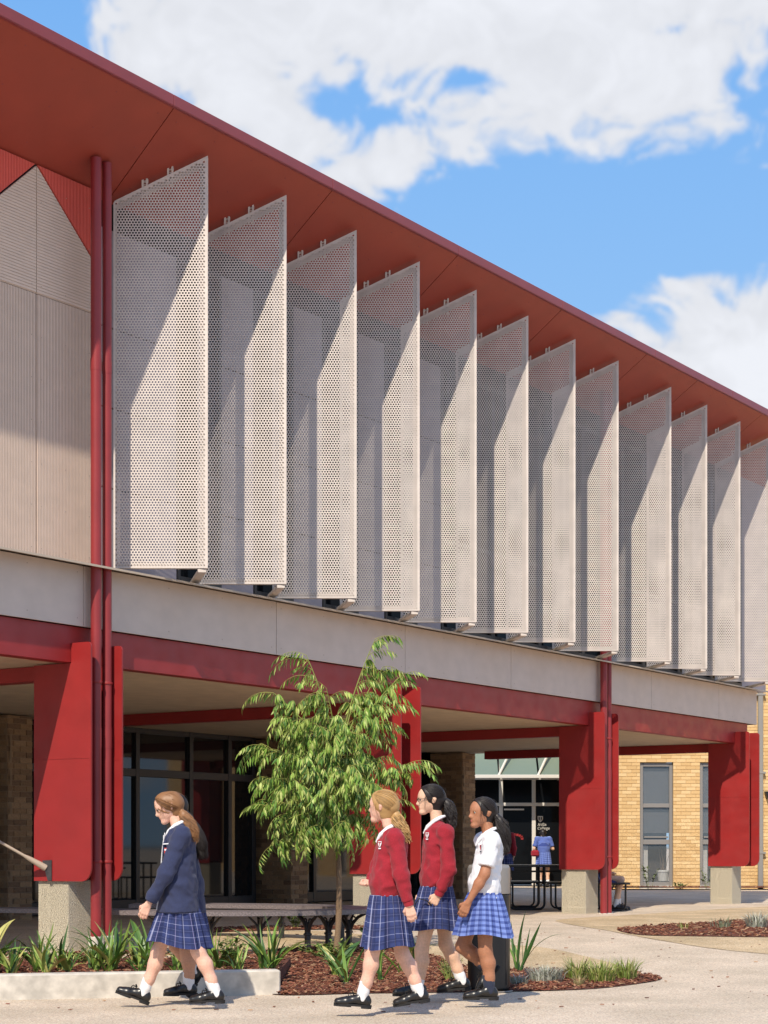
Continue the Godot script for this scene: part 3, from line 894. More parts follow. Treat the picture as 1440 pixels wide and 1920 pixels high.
	for k in 9:
		var a := PI * k / 8.0
		ch.box(Vector3(1.48 + cos(a) * 0.2 - 0.03, 1.22 - 0.03 + sin(a) * 0.1, 0.002), Vector3(1.48 + cos(a) * 0.2 + 0.03, 1.22 + 0.03 + sin(a) * 0.1, 0.005))
	ch.box(Vector3(1.46, 0.95, 0.002), Vector3(1.5, 1.25, 0.005))
	part(E, "door_emblem", ch.mesh(), M.red)

# ------------------------------------------------------------------ ground
func ground_poly(pts: Array, dy: float) -> ArrayMesh:
	var b := MB.new()
	var poly := pv(pts)   # (x, depth)
	var r := Rect2(poly[0], Vector2.ZERO)
	for p in poly: r = r.expand(p)
	var s := r.position.y
	while s < r.end.y:
		var e := s + 0.5
		for q in Geometry2D.intersect_polygons(poly, pv([[r.position.x - 1, s], [r.end.x + 1, s], [r.end.x + 1, e], [r.position.x - 1, e]])):
			var ids := Geometry2D.triangulate_polygon(q)
			for k in range(0, ids.size(), 3):
				var t := []
				for w in 3: t.append(Vector3(q[ids[k + w]].x, ground_y(-q[ids[k + w]].y) + dy, -q[ids[k + w]].y))
				if (t[1] - t[0]).cross(t[2] - t[0]).y < 0: t = [t[0], t[2], t[1]]
				b.tri(t[0], t[1], t[2])
		s = e
	return b.mesh()

func round_poly(pts: Array, step := 8) -> Array:
	var o := []
	var n := pts.size()
	for k in n:
		var p0 := Vector2(pts[(k + n - 1) % n][0], pts[(k + n - 1) % n][1])
		var p1 := Vector2(pts[k][0], pts[k][1])
		var p2 := Vector2(pts[(k + 1) % n][0], pts[(k + 1) % n][1])
		var p3 := Vector2(pts[(k + 2) % n][0], pts[(k + 2) % n][1])
		for w in step:
			var q := p1.cubic_interpolate(p2, p0, p3, float(w) / step)
			o.append([q.x, q.y])
	return o

var BED := [[-0.93, 14.74], [-0.1, 14.82], [1.0, 15.0], [1.7, 15.22], [2.23, 15.79], [2.5, 16.35], [2.2, 16.9], [1.6, 17.05], [1.1, 17.15], [0.72, 17.5], [0.5, 18.5], [-0.1, 19.4], [-0.9, 19.3], [-1.3, 18.5], [-1.0, 16.5]]
var BED2 := [[2.86, 22.2], [2.96, 21.1], [3.56, 20.85], [4.6, 20.7], [7.5, 20.6], [9.0, 22.4], [7.2, 24.6], [5.4, 25.3], [4.11, 24.0], [3.26, 23.1]]
var PLANTER := [[-6.0, 13.6], [-4.2, 14.0], [-0.9, 14.8], [-0.9, 17.5], [-2.4, 17.45], [-6.0, 17.0]]

func make_ground() -> void:
	var b := MB.new()
	var zs := [-60.0, 0.0, 8.0, 14.0]
	for k in range(15, 23): zs.append(float(k))
	zs.append_array([24.0, 30.0, 50.0, 120.0, 900.0])
	for k in zs.size() - 1:
		var y0 := ground_y(-zs[k])
		var y1 := ground_y(-zs[k + 1])
		b.quad(Vector3(-700, y0, -zs[k]), Vector3(700, y0, -zs[k]), Vector3(700, y1, -zs[k + 1]), Vector3(-700, y1, -zs[k + 1]))
	setting("ground", b.mesh(), M.paving)
	setting("gravel", ground_poly(round_poly([[0.3, 19.6], [0.55, 17.6], [1.4, 17.0], [2.3, 16.95], [2.05, 18.4], [1.5, 19.6]]), 0.004), M.gravel)
	setting("gravel", ground_poly(round_poly([[2.5, 25.5], [2.4, 24.2], [2.7, 22.2], [3.0, 20.6], [3.7, 18.95], [5.0, 18.2], [9.0, 18.0], [11.0, 24.0], [8.0, 31.5], [6.0, 30.3], [3.6, 27.0]]), 0.004), M.gravel)
	setting("gravel", ground_poly(round_poly([[-2.2, 21.2], [-1.0, 22.0], [-0.3, 21.3], [0.0, 19.6], [-0.9, 18.6], [-1.9, 18.5]]), 0.004), M.gravel)
	setting("garden_bed", ground_poly(round_poly(BED), 0.008), M.soil)
	setting("garden_bed", ground_poly(round_poly(BED2), 0.009), M.soil)
	var pb := MB.new()
	pb.prism(pv(PLANTER), 0.0, 0.13, Transform3D(Basis(Vector3(1, 0, 0), Vector3(0, 0, -1), Vector3(0, 1, 0)), Vector3(0, 0.001, 0)))
	setting("planter_soil", pb.mesh(), M.soil)
	setting("garden_bed", ground_poly([[4.7, 43.0], [16.0, 43.0], [16.0, 44.1], [4.7, 44.1]], 0.05), M.soil)
	setting("garden_bed", ground_poly(round_poly([[-2.4, 21.4], [-0.8, 22.3], [0.2, 22.2], [0.2, 23.0], [-1.0, 23.1], [-2.6, 22.3]]), 0.009), M.soil)

func make_mulch() -> void:
	rng.seed = 77
	var cb := MB.new()
	cb.bbox(Vector3(-0.5, -0.5, -0.5), Vector3(0.5, 0.5, 0.5), 0.12)
	var chip := cb.mesh()
	var cols := [Color(0.16, 0.05, 0.028), Color(0.23, 0.08, 0.045), Color(0.1, 0.032, 0.02), Color(0.30, 0.13, 0.07), Color(0.40, 0.24, 0.14)]
	var areas := [[round_poly(BED), 8500, "red brown bark mulch spread over the front garden bed", 0.0], [round_poly(BED2), 6000, "red brown bark mulch on the bed beside the gravel", 0.0], [PLANTER, 6500, "red brown bark mulch behind the concrete planter edge", 0.125], [[[4.7, 43.05], [10.0, 43.05], [10.0, 44.05], [4.7, 44.05]], 1500, "bark mulch strip along the cream brick wall", 0.045], [round_poly([[-2.4, 21.4], [-0.8, 22.3], [0.2, 22.2], [0.2, 23.0], [-1.0, 23.1], [-2.6, 22.3]]), 1300, "bark mulch behind the curved bench", 0.0]]
	var mat := plain(Color.WHITE, 0.95)
	mat.vertex_color_use_as_albedo = true
	for a in areas:
		var poly := pv(a[0])
		var r := Rect2(poly[0], Vector2.ZERO)
		for p in poly: r = r.expand(p)
		var mm := MultiMesh.new()
		mm.transform_format = MultiMesh.TRANSFORM_3D
		mm.use_colors = true
		mm.mesh = chip
		mm.instance_count = a[1]
		var k := 0
		while k < a[1]:
			var p := Vector2(rng.randf_range(r.position.x, r.end.x), rng.randf_range(r.position.y, r.end.y))
			if not Geometry2D.is_point_in_polygon(p, poly): continue
			var bs := Basis.from_euler(Vector3(rng.randf_range(-0.45, 0.45), rng.randf() * TAU, rng.randf_range(-0.45, 0.45))).scaled_local(Vector3(rng.randf_range(0.02, 0.065), rng.randf_range(0.004, 0.009), rng.randf_range(0.007, 0.02)))
			mm.set_instance_transform(k, Transform3D(bs, Vector3(p.x, ground_y(-p.y) + a[3] + rng.randf_range(0.010, 0.028), -p.y)))
			var c: Color = cols[min(4, int(pow(rng.randf(), 1.4) * 5.0))]
			mm.set_instance_color(k, c * rng.randf_range(0.75, 1.2))
			k += 1
		var o := MultiMeshInstance3D.new()
		o.name = numbered("bark_mulch"); o.multimesh = mm; o.material_override = mat
		add_child(o)
		o.set_meta("kind", "stuff")
		meta(o, a[2], "mulch")
	# loose chips and pebbles strayed on to the paving
	var st := MB.new()
	st.use_col = true
	for k in 260:
		var p := Vector2(rng.randf_range(-3.0, 5.5), rng.randf_range(13.0, 23.0))
		st.col = cols[rng.randi() % 5] * rng.randf_range(0.8, 1.3)
		var bs := Basis(Vector3.UP, rng.randf() * TAU)
		var s := rng.randf_range(0.006, 0.018)
		st.box(Vector3(-s, 0, -s * 0.4), Vector3(s, s * 0.35, s * 0.4), Transform3D(bs, Vector3(p.x, ground_y(-p.y) + 0.005, -p.y)))
	var o2 := setting("stray_bark", st.mesh(), mat, "stuff")
	meta(o2, "stray bark chips scattered over the paving and gravel", "mulch")

# ------------------------------------------------------------------ things on the ground
func make_planter_edge() -> void:
	var a := Vector3(-6.0, 0, -13.42)
	var b := Vector3(-0.84, 0, -14.73)
	var P := thing("planter_wall", "low pale concrete planter edge in front of the strappy plants", "wall", b)
	var d := (a - b).normalized()
	P.basis = Basis(d, Vector3.UP, d.cross(Vector3.UP))
	var L := (a - b).length()
	var flip := 1.0 if (P.basis.z).z > 0 else -1.0
	part(P, "concrete_edge", box_mesh(Vector3(0, -0.03, min(0.0, -0.17 * flip)), Vector3(L, 0.2, max(0.0, -0.17 * flip)), 0.012), M.concrete)

func make_bin() -> void:
	var P := thing("litter_bin", "tall black litter bin with grey steel band behind the pupil in white shirt", "bin", Vector3(0.87, 0.0, -15.05))
	var b := MB.new()
	b.lathe([[0.0, 0.0], [0.165, 0.0], [0.165, 0.035], [0.175, 0.04], [0.178, 0.8], [0.17, 0.81], [0.0, 0.81]], 32)
	part(P, "body", b.mesh(), M.black_metal)
	var g := MB.new()
	g.lathe([[0.168, 0.812], [0.178, 0.815], [0.178, 1.02], [0.165, 1.05], [0.09, 1.06], [0.085, 1.03], [0.0, 1.03]], 32)
	part(P, "steel_band", g.mesh(), M.alu)
	var f := MB.new()
	f.lathe([[0.18, 0.004], [0.2, 0.004], [0.2, 0.012], [0.18, 0.014]], 32)
	part(P, "foot_ring", f.mesh(), M.alu)
	part(P, "door_edge", box_mesh(Vector3(-0.002, 0.06, 0.172), Vector3(0.002, 0.78, 0.18)), M.iron, Transform3D(Basis(Vector3.UP, 0.9), Vector3.ZERO))

func sweep(path: Array, off0: float, off1: float, y0: float, y1: float) -> ArrayMesh:
	var b := MB.new()
	var L := []
	for k in path.size():
		var d: Vector3 = (path[min(k + 1, path.size() - 1)] - path[max(k - 1, 0)]).normalized()
		var s: Vector3 = d.cross(Vector3.UP)
		L.append([path[k] + s * off0, path[k] + s * off1])
	for k in path.size() - 1:
		var p: Vector3 = L[k][0]; var q: Vector3 = L[k][1]; var r: Vector3 = L[k + 1][1]; var t: Vector3 = L[k + 1][0]
		var m := (p + r) * 0.5 + Vector3(0, (y0 + y1) * 0.5, 0)
		var lo := Vector3(0, y0, 0); var hi := Vector3(0, y1, 0)
		b.qo(p + hi, q + hi, r + hi, t + hi, m); b.qo(p + lo, q + lo, r + lo, t + lo, m)
		b.qo(p + lo, p + hi, t + hi, t + lo, m); b.qo(q + lo, q + hi, r + hi, r + lo, m)
	for k in [0, path.size() - 1]:
		b.quad(L[k][0] + Vector3(0, y0, 0), L[k][1] + Vector3(0, y0, 0), L[k][1] + Vector3(0, y1, 0), L[k][0] + Vector3(0, y1, 0))
	return b.mesh()

func bench_leg() -> ArrayMesh:
	var b := MB.new()
	b.bbox(Vector3(-0.026, 0.0, -0.026), Vector3(0.026, 0.33, 0.026), 0.006)
	b.bbox(Vector3(-0.05, 0.0, -0.05), Vector3(0.05, 0.012, 0.05), 0.004)
	b.bbox(Vector3(-0.034, 0.19, -0.034), Vector3(0.034, 0.215, 0.034), 0.005)
	b.bbox(Vector3(-0.024, 0.395, -0.21), Vector3(0.024, 0.415, 0.21), 0.004)
	for s in [-1.0, 1.0]:
		b.tube([Vector3(0, 0.23, 0.02 * s), Vector3(0, 0.30, 0.05 * s), Vector3(0, 0.36, 0.11 * s), Vector3(0, 0.4, 0.2 * s)], [0.018, 0.02, 0.018, 0.014], 6)
		var ring := []
		var rr := []
		for k in 11:
			ring.append(Vector3(0, 0.335 + 0.03 * sin(TAU * k / 10.0), (0.052 + 0.03 * cos(TAU * k / 10.0)) * s)); rr.append(0.009)
		b.tube(ring, rr, 5, false)
		b.tube([Vector3(0.0, 0.23, 0.0), Vector3(0.05 * s, 0.33, 0.0), Vector3(0.12 * s, 0.4, 0.0)], [0.016, 0.015, 0.01], 6)
	return b.mesh()

func make_bench(label: String, pts: Array, legs: Array, group: String) -> void:
	var c := Curve3D.new()
	c.bake_interval = 0.1
	for k in pts.size():
		var p := Vector3(pts[k][0], 0, -pts[k][1])
		var t := (Vector3(pts[min(k + 1, pts.size() - 1)][0], 0, -pts[min(k + 1, pts.size() - 1)][1]) - Vector3(pts[max(k - 1, 0)][0], 0, -pts[max(k - 1, 0)][1])) * 0.17
		c.add_point(p, -t, t)
	var base := c.sample_baked(c.get_baked_length() * 0.5)
	base.y = ground_y(base.z)
	var P := thing("curved_bench", label, "bench", base, group)
	var path := []
	var n := int(c.get_baked_length() / 0.12)
	for k in n + 1:
		var q := c.sample_baked(c.get_baked_length() * k / n)
		path.append(Vector3(q.x - base.x, 0, q.z - base.z))
	for k in 6:
		var o := -0.21 + k * 0.071
		part(P, "slat", sweep(path, o, o + 0.06, 0.418, 0.45), M.slat)
	part(P, "rim", sweep(path, -0.228, -0.213, 0.405, 0.452), M.slat)
	part(P, "rim", sweep(path, 0.216, 0.231, 0.405, 0.452), M.slat)
	var leg := bench_leg()
	for f in legs:
		var q := c.sample_baked(c.get_baked_length() * f)
		var q2 := c.sample_baked(min(c.get_baked_length(), c.get_baked_length() * f + 0.05))
		if q2.distance_to(q) < 0.01: q2 = q + (q - c.sample_baked(c.get_baked_length() * f - 0.05))
		var d := (q2 - q).normalized()
		var y := ground_y(q.z) - base.y
		part(P, "leg", leg, M.iron, Transform3D(Basis(d, Vector3.UP, d.cross(Vector3.UP)), Vector3(q.x - base.x, y * 0.5, q.z - base.z)))

func loop_frame(w: float, h: float, r := 0.016) -> ArrayMesh:
	var b := MB.new()
	var pts := [Vector3(-w / 2, h, 0), Vector3(-w / 2, 0.11, 0)]
	for k in 5: pts.append(Vector3(-w / 2 + 0.09 - 0.09 * cos(k * PI / 8), 0.11 - 0.094 * sin(k * PI / 8), 0))
	for k in 5: pts.append(Vector3(w / 2 - 0.09 + 0.09 * sin(k * PI / 8), 0.016 + 0.094 - 0.094 * cos(k * PI / 8), 0))
	pts.append(Vector3(w / 2, h, 0))
	var rr := []
	for k in pts.size(): rr.append(r)
	b.tube(pts, rr, 8)
	return b.mesh()

func make_tables() -> void:
	var T := thing("outdoor_table", "black steel outdoor table with looped legs beside the concrete plinth", "table", Vector3(2.5, 0.185, -29.4))
	part(T, "table_top", box_mesh(Vector3(-0.55, 0.69, -0.9), Vector3(0.75, 0.725, 0.35), 0.006), M.black_metal)
	for z in [0.25, -0.8]: part(T, "leg_frame", loop_frame(0.56, 0.69, 0.02), M.black_metal, Transform3D(Basis(), Vector3(-0.2, 0, z)))
	part(T, "stretcher", box_mesh(Vector3(-0.5, 0.6, -0.3), Vector3(0.7, 0.63, -0.26)), M.black_metal)
	var spots := [[2.32, 29.75, 0.0, "black steel bench seat tucked under the looped leg table"], [2.95, 28.95, 0.3, "black steel bench seat between the looped leg table and concrete plinth"], [3.6, 28.6, 0.0, "black steel bench seat behind the twin red downpipes"]]
	for q in spots:
		var S := thing("steel_bench", q[3], "bench", Vector3(q[0], 0.185, -q[1]), "black steel benches under the building")
		part(S, "seat", box_mesh(Vector3(-0.3, 0.42, -0.9), Vector3(0.28, 0.45, 0.05), 0.005), M.black_metal)
		for z in [0.0, -0.8]: part(S, "leg_frame", loop_frame(0.42, 0.42), M.black_metal, Transform3D(Basis(), Vector3(0, 0, z)))

# ------------------------------------------------------------------ planting
func blade(length: float, wide: float, bend: float, lift: float, tip := 0.6, segs := 9) -> ArrayMesh:
	var b := MB.new()
	b.use_col = true
	var p := Vector3.ZERO
	var a := lift
	var rows := []
	for k in segs + 1:
		var t := float(k) / segs
		var w: float = wide * (0.45 + 0.55 * sin(min(1.0, t * 1.6) * PI * 0.5)) * (1.0 - pow(t, 2.4))
		var d := Vector3(cos(a), sin(a), 0)
		var up := Vector3(-sin(a), cos(a), 0)
		rows.append([p + Vector3(0, 0, w * 0.5) + up * w * 0.16, p, p - Vector3(0, 0, w * 0.5) + up * w * 0.16, up, t])
		p += d * length / segs
		a -= bend / segs * (0.4 + 1.2 * t)
	for k in segs:
		for s in 2:
			var q0: Vector3 = rows[k][s]; var q1: Vector3 = rows[k][s + 1]; var q2: Vector3 = rows[k + 1][s + 1]; var q3: Vector3 = rows[k + 1][s]
			var nn := (q1 - q0).cross(q3 - q0).normalized()
			var turned := nn.y < 0
			if turned: nn = -nn
			if nn.length() < 0.5: nn = rows[k][3]
			var o := b.v.size()
			for z in [q0, q1, q2, q3]:
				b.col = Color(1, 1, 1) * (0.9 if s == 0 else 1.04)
				b.vert(z, nn)
			if turned: b.i.append_array([o, o + 1, o + 2, o, o + 2, o + 3])
			else: b.i.append_array([o, o + 2, o + 1, o, o + 3, o + 2])
	return b.mesh()

var BLADES := []
var BROAD := []
func make_blades() -> void:
	for k in 8: BLADES.append(blade(1.0, 0.075, 0.25 + 0.22 * k, 1.5 - 0.07 * k))
	for k in 4: BROAD.append(blade(1.0, 0.19, 0.3 + 0.45 * k, 1.5 - 0.1 * k))
	M.strap = [leaf_mat(rgb(88, 122, 52), 0.5), leaf_mat(rgb(108, 142, 60), 0.5), leaf_mat(rgb(64, 98, 46), 0.4), leaf_mat(rgb(150, 172, 84), 0.6), leaf_mat(rgb(184, 178, 108), 0.5)]

func strappy(at: Vector3, label: String, n: int, size: float, broad: int, sd: int, yellow := 0.1, wide := 1.0) -> void:
	var P := thing("strappy_plant", label, "plant", at, "strappy plants in the garden beds")
	var r := RandomNumberGenerator.new()
	r.seed = sd
	for k in n + broad:
		var L := size * r.randf_range(0.7, 1.3)
		var which := r.randi() % 8
		var mat: Material = M.strap[4 if r.randf() < yellow * 0.3 else (3 if r.randf() < yellow else r.randi() % 3)]
		var w := wide * r.randf_range(0.75, 1.2)
		var x := Transform3D(Basis(Vector3.UP, r.randf() * TAU) * Basis(Vector3(1, 0, 0), r.randf_range(-0.5, 0.5)), Vector3(r.randf_range(-0.03, 0.03), 0, r.randf_range(-0.03, 0.03)))
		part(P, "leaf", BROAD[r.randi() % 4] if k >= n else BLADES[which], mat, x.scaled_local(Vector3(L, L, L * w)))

func tuft(called: String, label: String, category: String, at: Vector3, n: int, size: float, spread: float, wide: float, cols: Array, sd: int, droop := 0.6) -> void:
	var P := thing(called, label, category, at)
	var r := RandomNumberGenerator.new()
	r.seed = sd
	var b := MB.new()
	b.use_col = true
	for k in n:
		var an := r.randf() * TAU
		var o := Vector3(cos(an), 0, sin(an)) * spread * sqrt(r.randf())
		var d := Vector3(cos(an + r.randf_range(-0.8, 0.8)), 0, sin(an + r.randf_range(-0.8, 0.8)))
		var L := size * r.randf_range(0.5, 1.1)
		var lean := r.randf_range(0.1, droop)
		var side := d.cross(Vector3.UP).normalized() * wide * r.randf_range(0.6, 1.2)
		var c: Color = cols[r.randi() % cols.size()]
		b.col = c * r.randf_range(0.75, 1.25)
		var p0 := o
		var p1 := o + Vector3.UP * L * 0.55 + d * L * lean * 0.35
		var p2 := o + Vector3.UP * L * (1.0 - lean * 0.3) + d * L * lean
		b.quad(p0 - side, p0 + side, p1 + side * 0.9, p1 - side * 0.9)
		b.tri(p1 - side * 0.9, p1 + side * 0.9, p2)
	part(P, "blades", b.mesh(), M.tuft)

func leafy(at: Vector3, label: String, n: int, w: float, h: float, leaf: float, cols: Array, sd: int) -> void:
	var P := thing("leafy_shrub", label, "shrub", at)
	var r := RandomNumberGenerator.new()
	r.seed = sd
	var b := MB.new()
	b.use_col = true
	var st := MB.new()
	for k in n:
		var an := r.randf() * TAU
		var top := Vector3(cos(an) * w * sqrt(r.randf()), h * r.randf_range(0.45, 1.0), sin(an) * w * sqrt(r.randf()))
		st.tube([Vector3(top.x * 0.2, 0, top.z * 0.2), Vector3(top.x * 0.6, top.y * 0.6, top.z * 0.6), top], [0.004, 0.003, 0.002], 4, false)
		for q in 9:
			var t := r.randf_range(0.35, 1.0)
			var p := Vector3(top.x * t, top.y * t, top.z * t)
			var a2 := r.randf() * TAU
			var d := Vector3(cos(a2), r.randf_range(-0.2, 0.9), sin(a2)).normalized()
			var s := d.cross(Vector3.UP).normalized() * leaf * 0.3
			b.col = cols[r.randi() % cols.size()] * r.randf_range(0.7, 1.25)
			var L := leaf * r.randf_range(0.7, 1.2)
			var m := p + d * L * 0.5 + Vector3(0, leaf * 0.08, 0)
			b.tri(p, m - s, p + d * L); b.tri(p, p + d * L, m + s)
	part(P, "foliage", b.mesh(), M.tuft)
	part(P, "stems", st.mesh(), M.twig)

func make_plants() -> void:
	make_blades()
	M.tuft = leaf_mat(Color.WHITE, 0.25, 0.6)
	var g := func(x: float, d: float) -> Vector3: return Vector3(x, ground_y(-d), -d)
	var pl := func(x: float, d: float) -> Vector3: return Vector3(x, 0.13, -d)
	# planter behind the concrete edge
	strappy(pl.call(-3.36, 15.3), "dense strappy plant at the open end of the planter, with a withered yellow leaf", 20, 0.46, 2, 101, 0.45)
	strappy(pl.call(-3.02, 15.9), "strappy plant in front of the concrete plinth's near corner", 16, 0.36, 0, 102, 0.2)
	strappy(pl.call(-2.78, 15.6), "sprawling strappy plant in the planter below the gusset plate", 17, 0.36, 0, 103, 0.25)
	strappy(pl.call(-2.52, 16.2), "low strappy plant in the planter before the plinth's rough side", 15, 0.40, 0, 104, 0.3)
	strappy(pl.call(-2.32, 15.6), "upright strappy plant in front of the nearest twin downpipes", 22, 0.46, 1, 105, 0.2)
	strappy(pl.call(-2.06, 15.9), "tall broad leaved strappy plant beside the nearest downpipe feet", 16, 0.50, 4, 106, 0.15)
	strappy(pl.call(-1.72, 16.3), "broad leaved plant behind the pupil in navy blazer, one leaf hanging out", 6, 0.30, 4, 107, 0.3)
	strappy(pl.call(-0.98, 15.7), "arching strappy plant at the squared end of the concrete planter", 26, 0.44, 0, 108, 0.25)
	strappy(pl.call(-3.75, 15.2), "strappy plant at the far end of the planter", 18, 0.42, 1, 109, 0.3)
	var r2 := RandomNumberGenerator.new()
	r2.seed = 808
	for k in 26:
		var x := -4.0 + 3.0 * k / 25.0 + r2.randf_range(-0.05, 0.05)
		if x > -1.95 and k % 2 == 0: continue
		var d := 14.95 + 0.25 * (x + 3.0) * 0.5 + r2.randf_range(0.0, 0.55) + (0.5 if k % 3 == 0 else 0.0)
		strappy(pl.call(x, d), "one of the low strappy plants massed along the concrete planter edge", r2.randi_range(10, 16), r2.randf_range(0.22, 0.33), r2.randi_range(0, 1), 130 + k, 0.35, 1.5)
	var greens := [Color(0.12, 0.2, 0.04), Color(0.2, 0.28, 0.06), Color(0.3, 0.36, 0.1), Color(0.08, 0.14, 0.03)]
	leafy(pl.call(-1.36, 16.0), "small leaved light green shrub behind the planter's squared end", 30, 0.2, 0.3, 0.05, greens, 201)
	leafy(pl.call(-2.7, 16.6), "low leafy ground cover between the strappy planter plants", 30, 0.4, 0.16, 0.045, greens, 202)
	leafy(g.call(-0.55, 18.2), "straggling ground cover at the foot of the young tree", 34, 0.34, 0.18, 0.06, greens, 203)
	leafy(g.call(-1.1, 22.5), "dark leafy seedling on the mulch behind the curved bench", 10, 0.16, 0.3, 0.07, [Color(0.06, 0.1, 0.03), Color(0.09, 0.14, 0.04)], 204)
	leafy(g.call(-0.15, 18.6), "leafy shrub beside the ornate end leg of the curved bench", 20, 0.16, 0.34, 0.07, greens, 205)
	# front bed
	strappy(g.call(-0.44, 16.4), "large plant with broad pale upright leaves on the mulch before the young tree", 8, 0.38, 8, 110, 0.45)
	strappy(g.call(-0.33, 15.7), "strappy plant on the mulch with long leaves lying to one side", 11, 0.40, 1, 111, 0.1)
	strappy(g.call(-0.02, 15.9), "slender strappy plant behind the fair haired pupil's legs", 10, 0.38, 0, 112, 0.1)
	strappy(g.call(0.16, 16.8), "strappy plant on the mulch between the two pupils in red jumpers", 10, 0.40, 1, 113, 0.2)
	strappy(g.call(0.28, 17.6), "strappy plant at the back of the bed behind the pupil in glasses", 8, 0.36, 0, 114, 0.2)
	strappy(g.call(1.26, 16.9), "tall strappy plant with arching dark leaves beside the black litter bin", 9, 0.5, 0, 115, 0.0, 0.9)
	leafy(g.call(0.58, 16.0), "grey green heath plant on the mulch beside the litter bin", 26, 0.14, 0.22, 0.022, [Color(0.16, 0.2, 0.1), Color(0.22, 0.26, 0.14), Color(0.1, 0.14, 0.07)], 206)
	var silver := [Color(0.40, 0.41, 0.34), Color(0.52, 0.52, 0.45), Color(0.3, 0.32, 0.24)]
	tuft("silver_plant", "silver grey cushion plant in the bed between litter bin and grass tufts", "plant", g.call(1.42, 15.95), 420, 0.17, 0.15, 0.004, silver, 301, 0.8)
	tuft("silver_plant", "small silver grey plant pressed against the litter bin", "plant", g.call(1.16, 15.7), 130, 0.11, 0.08, 0.004, silver, 302, 0.9)
	var lime := [Color(0.22, 0.29, 0.05), Color(0.33, 0.37, 0.1), Color(0.14, 0.21, 0.04), Color(0.45, 0.42, 0.18)]
	tuft("grass_tuft", "lime green grass tuft next to the silver cushion plant", "grass", g.call(1.72, 16.1), 150, 0.24, 0.09, 0.005, lime, 303, 0.9)
	tuft("grass_tuft", "largest lime green grass tuft, middle one of three in the bed", "grass", g.call(1.9, 15.85), 210, 0.24, 0.11, 0.005, lime, 304, 0.9)
	tuft("grass_tuft", "lime green grass tuft nearest the rounded tip of the bed", "grass", g.call(2.16, 16.15), 150, 0.23, 0.09, 0.005, lime, 305, 0.9)
	tuft("grass_tuft", "wispy dry grass tuft at the front of the bed", "grass", g.call(1.66, 15.5), 60, 0.13, 0.05, 0.003, [Color(0.4, 0.33, 0.16), Color(0.3, 0.26, 0.12)], 306, 1.1)
	tuft("silver_plant", "pale silver plant on the far bed beside the gravel", "plant", g.call(4.66, 22.7), 190, 0.24, 0.12, 0.006, silver, 307, 0.9)
	tuft("silver_plant", "sparse grey green plant on the far bed, next to the pale silver one", "plant", g.call(4.2, 22.6), 60, 0.18, 0.12, 0.005, [Color(0.3, 0.32, 0.24), Color(0.2, 0.24, 0.14)], 308, 1.0)
	tuft("grass_tuft", "tiny green seedling near the pointed end of the far bed", "grass", g.call(3.7, 22.4), 30, 0.12, 0.06, 0.005, lime, 309, 0.9)
	# along the cream wall
	leafy(g.call(5.45, 43.5), "straggly low bush at the cream brick wall beside the steel bench", 26, 0.22, 0.36, 0.06, [Color(0.2, 0.2, 0.08), Color(0.28, 0.26, 0.12)], 207)
	for q in [[6.35, "bare twiggy plant under the first tall window"], [9.6, "bare twiggy plant beside the end column plinth"], [7.75, "bare twiggy plant under the second tall window"]]:
		leafy(g.call(q[0], 43.4), q[1], 6, 0.22, 0.6, 0.09, [Color(0.1, 0.14, 0.05), Color(0.14, 0.18, 0.07)], 210 + int(q[0]))
	leafy(g.call(7.1, 43.5), "low round green plant between the two tall windows", 16, 0.2, 0.16, 0.06, [Color(0.14, 0.18, 0.06), Color(0.2, 0.24, 0.09)], 216)

# ------------------------------------------------------------------ the young tree
func leaflet(b: MB, at: Vector3, d: Vector3, side: Vector3, L: float, w: float, c: Color) -> void:
	var nn := d.cross(side).normalized()
	var rows := []
	for q in [[0.0, 0.1], [0.3, 1.0], [0.65, 0.72]]:
		var m: Vector3 = at + d * L * q[0] - nn * 0.006 * sin(q[0] * PI)
		rows.append([m - side * w * q[1] + nn * w * 0.35 * q[1], m, m + side * w * q[1] + nn * w * 0.35 * q[1]])
	var tip := at + d * L + side * w * 0.4
	b.col = c
	for k in 2:
		for s in 2: b.quad(rows[k][s], rows[k][s + 1], rows[k + 1][s + 1], rows[k + 1][s])
	for s in 2: b.tri(rows[2][s], rows[2][s + 1], tip)

func frond(sd: int) -> ArrayMesh:
	var r := RandomNumberGenerator.new()
	r.seed = sd
	var b := MB.new()
	b.use_col = true
	var L := r.randf_range(0.26, 0.42)
	var n := r.randi_range(8, 11)
	var a := r.randf_range(0.15, 0.6)
	var p := Vector3.ZERO
	var pts := [p]
	var ang := a
	for k in n:
		p += Vector3(cos(ang), sin(ang), 0) * L / n
		ang -= r.randf_range(0.1, 0.2)
		pts.append(p)
	var rr := []
	for k in pts.size(): rr.append(0.0032 * (1.0 - 0.6 * k / pts.size()))
	b.col = Color(0.33, 0.34, 0.09)
	b.tube(pts, rr, 4, false)
	var tones := [Color(0.16, 0.29, 0.045), Color(0.26, 0.39, 0.075), Color(0.44, 0.50, 0.16), Color(0.07, 0.16, 0.03), Color(0.33, 0.42, 0.10)]
	for k in range(1, pts.size()):
		for s in [-1.0, 1.0]:
			if r.randf() < 0.06: continue
			var out := Vector3(r.randf_range(-0.05, 0.35), r.randf_range(-1.3, -0.9), s * r.randf_range(0.1, 0.45)).normalized()
			var side := out.cross(Vector3(r.randf_range(0.4, 1.0), 0, r.randf_range(-0.8, 0.8))).normalized()
			var c: Color = tones[r.randi() % 5] * r.randf_range(0.8, 1.2)
			leaflet(b, pts[k] + Vector3(0, 0, s * 0.004), out, side, r.randf_range(0.075, 0.13) * (1.0 - 0.25 * k / pts.size()), r.randf_range(0.0085, 0.0125), c)
	return b.mesh()

